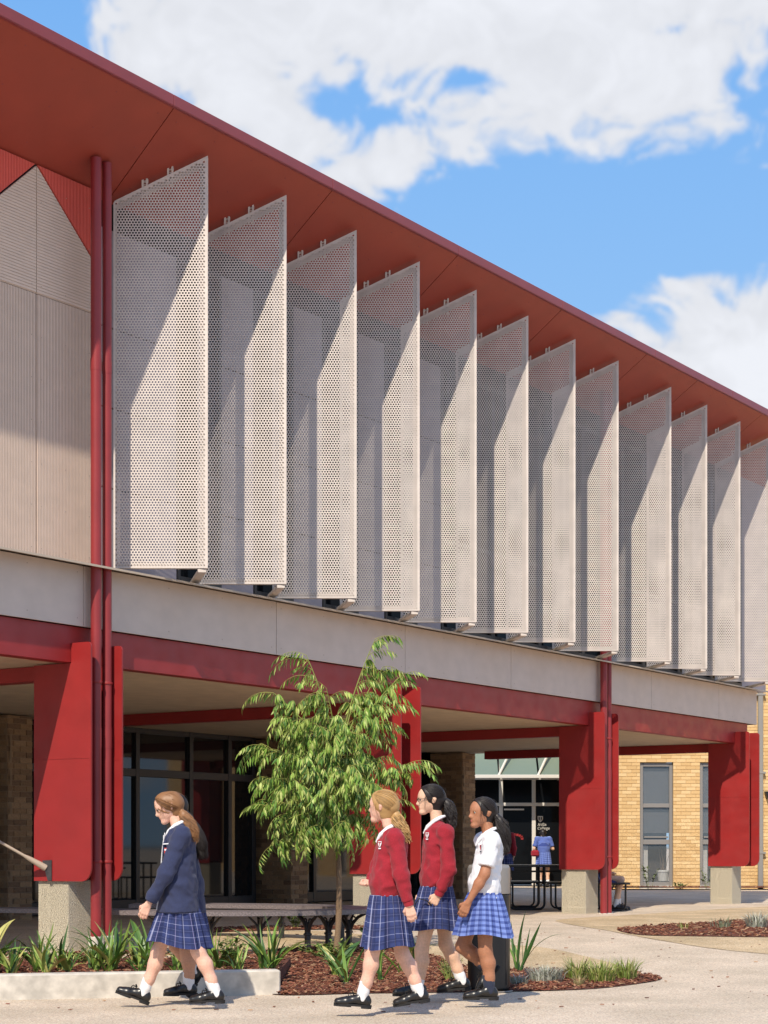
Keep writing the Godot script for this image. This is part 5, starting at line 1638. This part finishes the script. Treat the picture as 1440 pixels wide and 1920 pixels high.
func hair_strands(hx: Transform3D, tail: Array, sd: int, n: int, wavy: float, thick: float) -> ArrayMesh:
	var b := MB.new()
	b.use_col = true
	var r := RandomNumberGenerator.new()
	r.seed = sd
	var back: Vector3 = hx.affine_inverse() * tail[0]
	var c := Vector3(0.006, 0.034, 0)
	var rad := Vector3(0.101, 0.093, 0.084)
	for k in n:
		# from the hair line back to where the hair is gathered
		var v := r.randf_range(-1.0, 1.0)
		var a := absf(v) * 1.75
		var st := Vector3(-0.80 + 0.85 * pow(absf(v), 1.3), cos(a) * 0.75 + 0.1, sin(a) * signf(v)).normalized()
		st.y = maxf(st.y, -0.5)
		var en: Vector3 = ((back - c) / rad).normalized()
		var pts := []
		var rr := []
		b.col = Color(1, 1, 1) * r.randf_range(0.4, 1.5)
		var lift := r.randf_range(0.98, 1.055)
		for q in 9:
			var t := q / 8.0
			var d := st.slerp(en, t) if st.angle_to(en) > 0.05 else en
			pts.append(hx * (c + d * rad * (lift + 0.02 * sin(t * PI)))); rr.append(lerpf(0.0045, 0.006, sin(t * PI)))
		b.tube(pts, rr, 4, false, 0.5)
	for k in int(n * 0.05):
		var sg := 1.0 if k % 2 else -1.0
		var a := hx * Vector3(r.randf_range(-0.055, -0.01), r.randf_range(0.02, 0.09), sg * r.randf_range(0.055, 0.075))
		var q := Vector3(r.randf_range(-0.01, 0.05), r.randf_range(-0.11, -0.03), sg * r.randf_range(0.0, 0.02))
		b.col = Color(1, 1, 1) * r.randf_range(0.6, 1.5)
		b.tube([a, a + q * 0.4 + Vector3(-0.008, 0.0, sg * 0.008), a + q], [0.0014, 0.0012, 0.0006], 4, false)
	for k in int(n * 0.05):
		var d := Vector3(r.randf_range(-0.5, 1.0), r.randf_range(0.2, 1.0), r.randf_range(-1.0, 1.0)).normalized()
		var a := hx * (c + d * rad)
		b.col = Color(1, 1, 1) * r.randf_range(0.6, 1.5)
		b.tube([a, a + d * 0.005 + Vector3(0.025, -0.004, 0), a + d * 0.006 + Vector3(0.05, -0.025, r.randf_range(-0.01, 0.01))], [0.001, 0.0009, 0.0005], 4, false)
	for k in int(n * 0.35):
		var en2: Vector3 = ((back - c) / rad).normalized()
		var st2 := Vector3(r.randf_range(-0.05, 0.75), r.randf_range(-1.0, 0.1), (1.0 if k % 2 else -1.0) * r.randf_range(0.35, 1.0)).normalized()
		var pts := []
		var rr := []
		b.col = Color(1, 1, 1) * r.randf_range(0.4, 1.5)
		for q in 7:
			var t := q / 6.0
			pts.append(hx * (c + st2.slerp(en2, t) * rad * r.randf_range(0.985, 1.005))); rr.append(0.0048)
		b.tube(pts, rr, 4, false, 0.5)
	var tn := int(n * 1.1)
	for k in tn:
		var o := Vector3(r.randf_range(-1, 1), r.randf_range(-0.6, 0.6), r.randf_range(-1, 1))
		var ph := r.randf() * TAU
		var endt := r.randf_range(0.72, 1.0)
		b.col = Color(1, 1, 1) * r.randf_range(0.4, 1.6)
		var pts := []
		var rr := []
		for q in 13:
			var t: float = q / 12.0 * endt
			var f := t * (tail.size() - 1)
			var i0: int = min(tail.size() - 2, int(f))
			var p: Vector3 = tail[i0].cubic_interpolate(tail[i0 + 1], tail[max(0, i0 - 1)], tail[min(tail.size() - 1, i0 + 2)], f - i0)
			var sp := thick * (0.35 + 1.1 * sin(min(1.0, t * 1.25) * PI * 0.75))
			p += o * sp + Vector3(sin(t * 15.0 + ph), sin(t * 11.0 + ph * 1.7) * 0.4, cos(t * 13.0 + ph)) * wavy * t
			pts.append(p); rr.append(lerpf(0.0036, 0.0012, t))
		b.tube(pts, rr, 4, false)
	return b.mesh()

func person(s: Dictionary, detail := 1.0, turn := 0.0) -> Node3D:
	var P := thing("person", s.label, "person", s.at, "", turn)
	var skin: Material = M[s.skin]
	# --- body: torso, limbs, then head and hands on finer grids
	var bp := [[s.neck + Vector3(0.02, -0.1, 0), s.pel + Vector3(0.0, 0.1, 0), 0.085, 0.085, 1.35], [s.pel + Vector3(0.0, 0.1, 0), s.pel, 0.08, 0.085, 1.25], [s.head + Vector3(0.03, -0.06, 0), s.neck + Vector3(0.015, -0.03, 0), 0.042, 0.048, 1.0]]
	for q in ["N", "F"]:
		var sh: Vector3 = s["sh" + q]; var el: Vector3 = s["el" + q]; var wr: Vector3 = s["wr" + q]
		bp.append([s.neck + Vector3(0.01, -0.06, 0), sh, 0.05, 0.045, 1.0])
		bp.append([sh, el, 0.044, 0.036, 1.0]); bp.append([el, el.lerp(wr, 0.35), 0.036, 0.036, 1.0]); bp.append([el.lerp(wr, 0.35), wr, 0.036, 0.023, 1.0])
		var hp: Vector3 = s["hip" + q]; var kn: Vector3 = s["kn" + q]; var an: Vector3 = s["an" + q]
		var bk := Vector3(0.012, 0, 0)
		bp.append([hp, kn, 0.07, 0.05, 1.0]); bp.append([kn, kn.lerp(an, 0.3) + bk, 0.05, 0.052, 1.0]); bp.append([kn.lerp(an, 0.3) + bk, kn.lerp(an, 0.7) + bk * 0.5, 0.052, 0.04, 1.0]); bp.append([kn.lerp(an, 0.7) + bk * 0.5, an, 0.04, 0.033, 1.0])
	var hx := Transform3D(Basis(Vector3.UP, s.yaw) * Basis(Vector3(0, 0, 1), s.nod), s.head)
	var pieces := [blob(bp, 0.014 * detail, 0.03)]
	pieces.append(moved(blob(head_prims(), 0.0055 * detail, 0.018), hx))
	for q in ["N", "F"]:
		var w: Vector3 = s["wr" + q]
		var d: Vector3 = (s["hd" + q] - w).normalized()
		var n := Vector3(0, 0, -1 if q == "N" else 1)
		n = (n - d * n.dot(d)).normalized()
		var sd := Vector3(-1, 0, 0)
		sd = (sd - d * sd.dot(d)).normalized()
		pieces.append(blob(hand_prims(w, d, sd, n, 0.95 if s.get("holds", false) and q == "N" else 0.65), 0.0048 * detail, 0.006))
	part(P, "body", blob_mesh(pieces), skin)
	# --- face
	for z in [1.0, -1.0]:
		var e := MB.new()
		e.lathe([[0.0, -0.007], [0.006, -0.0045], [0.0085, 0.0], [0.006, 0.0045], [0.0, 0.007]], 10, Transform3D(hx.basis, hx * Vector3(-0.0815, 0.012, 0.031 * z)), 0.8, 1.4)
		var eye := part(P, "eye", e.mesh(), M.eye_white)
		var ir := MB.new()
		ir.lathe([[0.0, -0.0075], [0.006, -0.005], [0.0078, 0.0], [0.006, 0.005], [0.0, 0.0075]], 8, Transform3D(hx.basis, hx * Vector3(-0.0862, 0.012, 0.031 * z)), 0.75, 1.1)
		part(eye, "iris", ir.mesh(), M.iris)
		var br := MB.new()
		br.tube([hx * Vector3(-0.09, 0.03, 0.012 * z), hx * Vector3(-0.088, 0.036, 0.028 * z), hx * Vector3(-0.076, 0.031, 0.046 * z)], [0.0035, 0.0042, 0.002], 5)
		br.tube([hx * Vector3(-0.091, 0.0175, 0.018 * z), hx * Vector3(-0.0925, 0.0205, 0.031 * z), hx * Vector3(-0.082, 0.0165, 0.046 * z)], [0.0014, 0.002, 0.0014], 4)
		part(P, "eyebrow", br.mesh(), M.brow if s.hair != "black_hair" else M.iris)
	var lp := MB.new()
	lp.tube([hx * Vector3(-0.083, -0.05, 0.022), hx * Vector3(-0.0955, -0.0465, 0.006), hx * Vector3(-0.0955, -0.0465, -0.006), hx * Vector3(-0.083, -0.05, -0.022)], [0.002, 0.0048, 0.0048, 0.002], 6)
	lp.tube([hx * Vector3(-0.083, -0.051, 0.02), hx * Vector3(-0.0935, -0.0545, 0.005), hx * Vector3(-0.0935, -0.0545, -0.005), hx * Vector3(-0.083, -0.051, -0.02)], [0.002, 0.0052, 0.0052, 0.002], 6)
	part(P, "lips", lp.mesh(), M.lips)
	# --- hair
	var tail := []
	for t in s.tail: tail.append(s.head + t)
	var dark: bool = s.hair == "black_hair"
	var hc := [[hx * Vector3(0.03, 0.028, 0), hx * Vector3(-0.014, 0.042, 0), 0.09, 0.087, 0.88], [hx * Vector3(0.035, 0.0, 0), hx * Vector3(0.03, -0.035, 0), 0.078, 0.062, 0.9]]
	var fn: Vector3 = hx.basis * Vector3(-0.93, -0.36, 0).normalized()
	var cap := blob(hc, 0.007 * detail, 0.02, [[fn, fn.dot(hx * Vector3(-0.046, 0.03, 0))]], 0.004, M.folds)
	var tp := []
	for k in tail.size() - 1:
		var w: float = [0.026, 0.034, 0.036, 0.026, 0.014, 0.01][k]
		var w2: float = [0.026, 0.034, 0.036, 0.026, 0.014, 0.01][k + 1]
		tp.append([tail[k], tail[k + 1], w, w2, 1.0])
	var tb := blob(tp, 0.008 * detail, 0.02, [], 0.012, M.folds)
	var hm := MB.new()
	hm.use_col = true
	hm.col = Color(0.85, 0.85, 0.85)
	hm.add(cap); hm.add(tb)
	var hair := part(P, "hair", hm.mesh(), M[s.hair])
	part(hair, "strands", hair_strands(hx, tail, 60 + int(s.at.x * 100), 420 if detail < 1.3 else 60, 0.03 if s.hair != "black_hair" else 0.018, 0.027), M[s.hair])
	var tie := MB.new()
	tie.tube([tail[0] + Vector3(-0.008, 0.004, 0), tail[0] + Vector3(0.012, -0.006, 0)], [0.028, 0.028], 12)
	part(hair, "hair_tie", tie.mesh(), M.navy_sock)
	# --- legs down: socks and shoes
	for q in ["N", "F"]:
		var kn: Vector3 = s["kn" + q]; var an: Vector3 = s["an" + q]
		var up := (kn - an).normalized()
		var foot: float = s["foot" + q]
		var sk := blob([[an + up * 0.10, an + up * 0.03, 0.0425, 0.042, 1.0], [an + up * 0.03, an - up * 0.02, 0.042, 0.04, 1.0]], 0.007 * detail, 0.01, [[up, up.dot(an + up * 0.105)]], 0.005, M.folds)
		part(P, "sock", blob_mesh([sk]), M[s.sock])
		var sb := Basis(Vector3(0, 0, 1), foot)
		var sx := Transform3D(sb, an - sb * Vector3(0.045, 0.088, 0))
		var shoe := part(P, "shoe", SHOE[0], M.shoe, sx)
		part(shoe, "laces", SHOE[1], M.sole)
		part(shoe, "sole", SHOE[2], M.sole)
	# --- skirt
	var wear: String = s.wear
	if s.has("hem"):
		var dress: bool = wear == "dress"
		part(P, "skirt", skirt_mesh(s.pel.x, s.hem, int(s.at.z * 10), 11.0 if wear == "shirt" or dress else 5.0, 4.0 if wear == "shirt" or dress else 2.0), M.check if wear == "shirt" or dress else M.plaid)
	# --- upper garment
	var blazer: bool = wear == "blazer"
	var tp2 := []
	var sleeves := []
	var ch: Vector3 = s.neck + Vector3(0.022, -0.13, 0)
	var wa: Vector3 = s.pel + Vector3(0.0, 0.13, 0)
	var low: Vector3 = s.pel + Vector3(0.01, -0.06, 0)
	if blazer:
		tp2 = [[ch, wa, 0.118, 0.128, 1.42], [wa, low + Vector3(-0.02, -0.06, 0), 0.128, 0.165, 1.25]]
	elif wear == "shirt" or wear == "dress":
		tp2 = [[ch, wa, 0.104, 0.112, 1.38], [wa, low, 0.112, 0.128, 1.25]]
	else:
		tp2 = [[ch, wa, 0.112, 0.12, 1.4], [wa, low + Vector3(0, 0.05, 0), 0.122, 0.112, 1.3]]
	for q in ["N", "F"]:
		var sh: Vector3 = s["sh" + q]; var el: Vector3 = s["el" + q]; var wr: Vector3 = s["wr" + q]
		tp2.append([s.neck + Vector3(0.015, -0.05, 0), sh + Vector3(0, 0.0, 0), 0.055, 0.058, 1.0])
		if wear == "shirt" or wear == "dress":
			sleeves.append([[sh, sh.lerp(el, 0.78), 0.06, 0.062, 1.0]])
			tp2.append([sh, sh.lerp(el, 0.3), 0.06, 0.058, 1.0])
		else:
			var f := 0.01 if blazer else 0.004
			sleeves.append([[sh, el, 0.056 + f, 0.05 + f, 1.0], [el, el.lerp(wr, 0.9), 0.05 + f, 0.037 + f, 1.0]])
			tp2.append([sh, sh.lerp(el, 0.3), 0.055 + f, 0.052 + f, 1.0])
	var hem_y: float = s.get("top_hem", s.hem[4] - (0.1 if blazer else 0.0))
	var slope: float = 0.5 if wear == "shirt" else 0.0
	var cn := Vector3(slope, -1, 0).normalized()
	var clips := [[cn, cn.dot(Vector3(s.pel.x, hem_y - (0.06 if wear == "shirt" else 0.0), 0))], [Vector3(-0.5, 1, 0).normalized(), Vector3(-0.5, 1, 0).normalized().dot(s.neck + Vector3(-0.03, 0.012, 0))]]
	if wear == "shirt" or wear == "dress":
		for q in ["N", "F"]: pass
	var garment := blob(tp2, 0.0105 * detail, 0.035, clips, 0.024 if wear != "blazer" else 0.018, M.folds)
	var wholes := [garment]
	for q in 2:
		var sl: Array = sleeves[q]
		var last: Array = sl[sl.size() - 1]
		var dd: Vector3 = (last[1] - last[0]).normalized()
		wholes.append(blob(sl, 0.0095 * detail, 0.03, [[dd, dd.dot(last[1])]], 0.021, M.folds))
	var gm: Material = M.blazer if blazer else (M.shirt if wear == "shirt" else (M.check if wear == "dress" else M.jumper))
	var top := part(P, {"blazer": "blazer", "jumper": "jumper", "shirt": "shirt", "dress": "dress"}[wear], blob_mesh(wholes), gm)
	if detail > 1.3: return P
	# --- collar, cuffs, crest, piping
	var ax := ch.lerp(wa, 0.18)
	var near := func(y: float, an: float, lift: float) -> Vector3:   # a point on the torso surface
		var t: float = clamp((ch.y - y) / (ch.y - wa.y), -0.5, 1.6)
		var c := ch.lerp(wa, t)
		var rr := 0.122 if blazer else (0.108 if wear == "shirt" else 0.117)
		if blazer and t > 1.0: rr += 0.025 * (t - 1.0) * 2.0
		return Vector3(c.x - cos(an) * (rr + lift), y, sin(an) * (rr + lift) * 1.4)
	if true:
		for q in ["N", "F"]:
			var z := 1.0 if q == "N" else -1.0
			var cb := MB.new()
			var n0: Vector3 = s.neck
			cb.tube([n0 + Vector3(0.07, 0.03, 0.01 * z), n0 + Vector3(0.045, 0.025, 0.055 * z), n0 + Vector3(-0.01, -0.005, 0.068 * z), n0 + Vector3(-0.06, -0.05, 0.045 * z), n0 + Vector3(-0.088, -0.1, 0.012 * z)], [0.02, 0.021, 0.021, 0.021, 0.012], 8, true, 0.55)
			part(P, "shirt_collar", cb.mesh(), M.shirt)
	if wear == "jumper":
		for q in ["N", "F"]:
			var wr: Vector3 = s["wr" + q]; var el: Vector3 = s["el" + q]
			var d := (wr - el).normalized()
			var kb := MB.new()
			kb.tube([el.lerp(wr, 0.86), el.lerp(wr, 0.9), wr + d * 0.0, wr + d * 0.012], [0.034, 0.0385, 0.036, 0.03], 14, false)
			part(top, "cuff", kb.mesh(), M.jumper)
		badge(top, near.call(s.neck.y - 0.115, 0.8, 0.007), 0.62, M.shirt, M.jumper)
	if wear == "shirt":
		badge(top, near.call(s.neck.y - 0.115, 0.85, 0.007), 0.62, M.crest_red, M.navy_sock)
		for k in 4:
			var p: Vector3 = near.call(s.neck.y - 0.17 - 0.075 * k, 0.12, 0.006)
			part(top, "button", box_mesh(p - Vector3(0.004, 0.006, 0.006), p + Vector3(0.004, 0.006, 0.006), 0.003), M.grey_pipe)
	if blazer:
		var pp := []
		var rr := []
		for k in 12:
			var y: float = lerpf(s.neck.y - 0.06, hem_y + 0.02, k / 11.0)
			var an := lerpf(0.75, 0.28, min(1.0, k / 4.0))
			pp.append(near.call(y, an, 0.012)); rr.append(0.0048)
		var pb := MB.new()
		pb.tube(pp, rr, 6)
		part(top, "piping", pb.mesh(), M.shirt)
		for k in 3:
			var bt := MB.new()
			var p: Vector3 = near.call(s.neck.y - 0.29 - 0.095 * k, 0.48, 0.011)
			bt.lathe([[0.0, 0.004], [0.009, 0.003], [0.01, 0.0]], 10, Transform3D(Basis(Vector3(0, 0, 1), 0.9) * Basis(Vector3(1, 0, 0), 0.5), p))
			part(top, "button", bt.mesh(), M.iris)
		var c0: Vector3 = near.call(s.neck.y - 0.2, 0.95, 0.014)
		var cx := badge(top, c0, 1.0, M.crest_red, M.shirt)
		for z in [1.0, -1.0]:
			var lb := MB.new()
			var n0: Vector3 = s.neck
			lb.tube([n0 + Vector3(0.075, 0.012, 0.012 * z), n0 + Vector3(0.045, 0.0, 0.075 * z), n0 + Vector3(-0.035, -0.045, 0.088 * z), near.call(s.neck.y - 0.14, 0.62 * z, 0.008), near.call(s.neck.y - 0.23, 0.4 * z, 0.006)], [0.02, 0.024, 0.026, 0.022, 0.006], 8, true, 0.45)
			part(top, "lapel", lb.mesh(), M.blazer)
		var pk := MB.new()
		pk.prism(pv([[-0.045, 0.062], [0.045, 0.066], [0.045, 0.058], [-0.045, 0.054]]), 0.0, 0.006, cx)
		part(top, "pocket_edge", pk.mesh(), M.shirt)
	if s.get("glasses", false):
		var gb := MB.new()
		for z in [1.0, -1.0]:
			var ring := []
			var rr := []
			for k in 15:
				var an := TAU * k / 14
				ring.append(hx * Vector3(-0.104 + 0.006 * absf(sin(an)), 0.012 + 0.018 * sin(an), z * 0.032 + 0.023 * cos(an))); rr.append(0.0016)
			gb.tube(ring, rr, 5, false)
			gb.tube([hx * Vector3(-0.102, 0.018, z * 0.054), hx * Vector3(-0.05, 0.02, z * 0.072), hx * Vector3(0.012, 0.014, z * 0.078)], [0.0018, 0.0018, 0.0016], 5)
		gb.tube([hx * Vector3(-0.106, 0.016, 0.01), hx * Vector3(-0.11, 0.02, 0), hx * Vector3(-0.106, 0.016, -0.01)], [0.0016, 0.0016, 0.0016], 5)
		part(P, "glasses", gb.mesh(), M.black_metal)
	return P

# embroidered shield with a line of lettering below, set on the left chest
func badge(top: Node3D, at: Vector3, size: float, field: Material, mark: Material) -> Transform3D:
	var nn := Vector3(-0.72, 0.05, 0.69).normalized()
	var xx := Vector3.UP.cross(nn).normalized()
	var cx := Transform3D(Basis(xx, nn.cross(xx), nn), at)
	var sx := cx.scaled_local(Vector3(size, size, size))
	var cr := MB.new()
	cr.prism(pv([[-0.026, 0.03], [0.026, 0.03], [0.026, 0.0], [0.014, -0.026], [0.0, -0.036], [-0.014, -0.026], [-0.026, 0.0]]), 0.0, 0.004, sx)
	var crest := part(top, "crest", cr.mesh(), field)
	var ci := MB.new()
	ci.prism(pv([[-0.02, 0.022], [0.02, 0.022], [0.02, 0.01], [-0.02, 0.01]]), 0.004, 0.006, sx)
	ci.prism(pv([[-0.006, 0.0101], [0.006, 0.0101], [0.004, -0.026], [-0.004, -0.026]]), 0.004, 0.006, sx)
	part(crest, "crest_device", ci.mesh(), mark)
	var ct := MB.new()
	ct.prism(pv([[-0.02, -0.044], [0.02, -0.044], [0.018, -0.058], [-0.018, -0.058]]), 0.0, 0.005, sx)
	part(crest, "crest_lettering", ct.mesh(), M.shirt if field != M.crest_red or mark == M.shirt else mark)
	return cx

func make_people() -> void:
	make_cloths()
	make_shoe()
	var hems := [0.712, 0.69, 0.845, 0.888, 0.80]
	for k in PUPILS.size():
		var s: Dictionary = PUPILS[k]
		s["top_hem"] = hems[k]
		var P := person(s)
		if s.get("holds", false):
			var S := thing("dark_strap", "thin dark strap hanging from the hand of the pupil in glasses", "strap", s.at + s.hdN)
			var sb := MB.new()
			sb.tube([Vector3(0.0, -0.03, 0.0), Vector3(-0.05, 0.02, 0.012), Vector3(-0.11, 0.035, 0.02), Vector3(-0.135, 0.0, 0.022), Vector3(-0.15, -0.06, 0.02)], [0.006, 0.005, 0.005, 0.005, 0.004], 6)
			part(S, "cord", sb.mesh(), M.black_metal)
	# far ones under the building
	var stand := {"head": Vector3(-0.02, 1.47, 0), "neck": Vector3(0.01, 1.33, 0), "shN": Vector3(0.04, 1.26, 0.155), "elN": Vector3(0.08, 1.0, 0.2), "wrN": Vector3(0.0, 0.82, 0.2), "hdN": Vector3(-0.03, 0.75, 0.19), "shF": Vector3(0.04, 1.26, -0.155), "elF": Vector3(0.08, 1.0, -0.2), "wrF": Vector3(0.0, 0.82, -0.2), "hdF": Vector3(-0.03, 0.75, -0.19),
		"pel": Vector3(0, 0.84, 0), "hipN": Vector3(0, 0.82, 0.08), "knN": Vector3(-0.02, 0.46, 0.09), "anN": Vector3(0.0, 0.09, 0.09), "hipF": Vector3(0, 0.82, -0.08), "knF": Vector3(0.0, 0.46, -0.09), "anF": Vector3(0.08, 0.1, -0.09), "footN": 0.0, "footF": 0.2, "yaw": 0.0, "nod": 0.1,
		"hair": "black_hair", "tail": [Vector3(0.09, 0.0, 0.0), Vector3(0.12, -0.06, 0.0), Vector3(0.12, -0.16, 0.0)], "skin": "light", "sock": "white_sock", "hem": [-0.2, 0.2, 0.5, 0.5, 0.88], "top_hem": 0.84}
	var lean := stand.duplicate(true)
	lean.merge({"at": Vector3(4.02, 0.2, -45.6), "wear": "dress", "head": Vector3(-0.3, 1.33, 0), "neck": Vector3(-0.2, 1.25, 0), "shN": Vector3(-0.14, 1.2, 0.16), "shF": Vector3(-0.14, 1.2, -0.16), "elN": Vector3(-0.1, 0.95, 0.24), "elF": Vector3(-0.12, 0.95, -0.24), "wrN": Vector3(-0.3, 0.95, 0.2), "wrF": Vector3(-0.3, 0.98, -0.2), "hdN": Vector3(-0.37, 0.95, 0.18), "hdF": Vector3(-0.37, 1.0, -0.18), "nod": 0.6,
		"label": "person in blue checked summer dress bending at the lettered glass door"}, true)
	person(lean, 1.9, -PI / 2)
	var bag := thing("red_bag", "small red bag held at the side by the person in checked dress", "bag", Vector3(3.79, 1.02, -45.5))
	part(bag, "pouch", box_mesh(Vector3(-0.1, -0.06, -0.06), Vector3(0.1, 0.1, 0.06), 0.035), M.jumper)
	var half := stand.duplicate(true)
	half.merge({"at": Vector3(2.52, 0.18, -38.0), "wear": "jumper", "label": "person in red jumper and checked skirt standing far behind the litter bin"}, true)
	person(half, 1.9, -PI / 2)
	var sit := stand.duplicate(true)
	sit.merge({"at": Vector3(3.42, 0.185, -28.95), "wear": "jumper", "head": Vector3(0.0, 1.12, 0), "neck": Vector3(0.03, 0.98, 0), "shN": Vector3(0.05, 0.91, 0.155), "shF": Vector3(0.05, 0.91, -0.155), "elN": Vector3(0.04, 0.68, 0.2), "elF": Vector3(0.04, 0.68, -0.2), "wrN": Vector3(-0.16, 0.6, 0.15), "wrF": Vector3(-0.16, 0.6, -0.15), "hdN": Vector3(-0.23, 0.59, 0.13), "hdF": Vector3(-0.23, 0.59, -0.13),
		"pel": Vector3(0.02, 0.54, 0), "hipN": Vector3(0, 0.53, 0.08), "knN": Vector3(-0.36, 0.5, 0.1), "anN": Vector3(-0.33, 0.09, 0.1), "hipF": Vector3(0, 0.53, -0.08), "knF": Vector3(-0.36, 0.5, -0.1), "anF": Vector3(-0.26, 0.09, -0.1), "footF": 0.0, "hem": [-0.4, 0.14, 0.42, 0.42, 0.62], "top_hem": 0.56,
		"label": "person sitting on the black steel bench behind the twin red downpipes"}, true)
	person(sit, 1.9, PI)

func _ready() -> void:
	var t0 := Time.get_ticks_msec()
	make_view()
	print("view ", Time.get_ticks_msec() - t0)
	make_materials()
	make_ground()
	make_building()
	print("building ", Time.get_ticks_msec() - t0)
	make_brick_things()
	make_planter_edge()
	make_tree()
	make_bench("long curved bench with slatted grey seat and ornate iron legs round the young tree", [[-4.8, 19.55], [-3.5, 19.3], [-2.6, 18.8], [-1.7, 18.5], [-0.95, 18.6], [-0.42, 19.0], [-0.3, 19.6], [-0.75, 20.3], [-1.7, 20.8], [-2.9, 20.9]], [0.06, 0.19, 0.31, 0.38, 0.44, 0.5, 0.53, 0.57, 0.68, 0.79, 0.93], "")
	make_bin()
	make_tables()
	print("things ", Time.get_ticks_msec() - t0)
	make_people()
	print("people ", Time.get_ticks_msec() - t0)
	make_plants()
	make_mulch()
	print("all ", Time.get_ticks_msec() - t0)
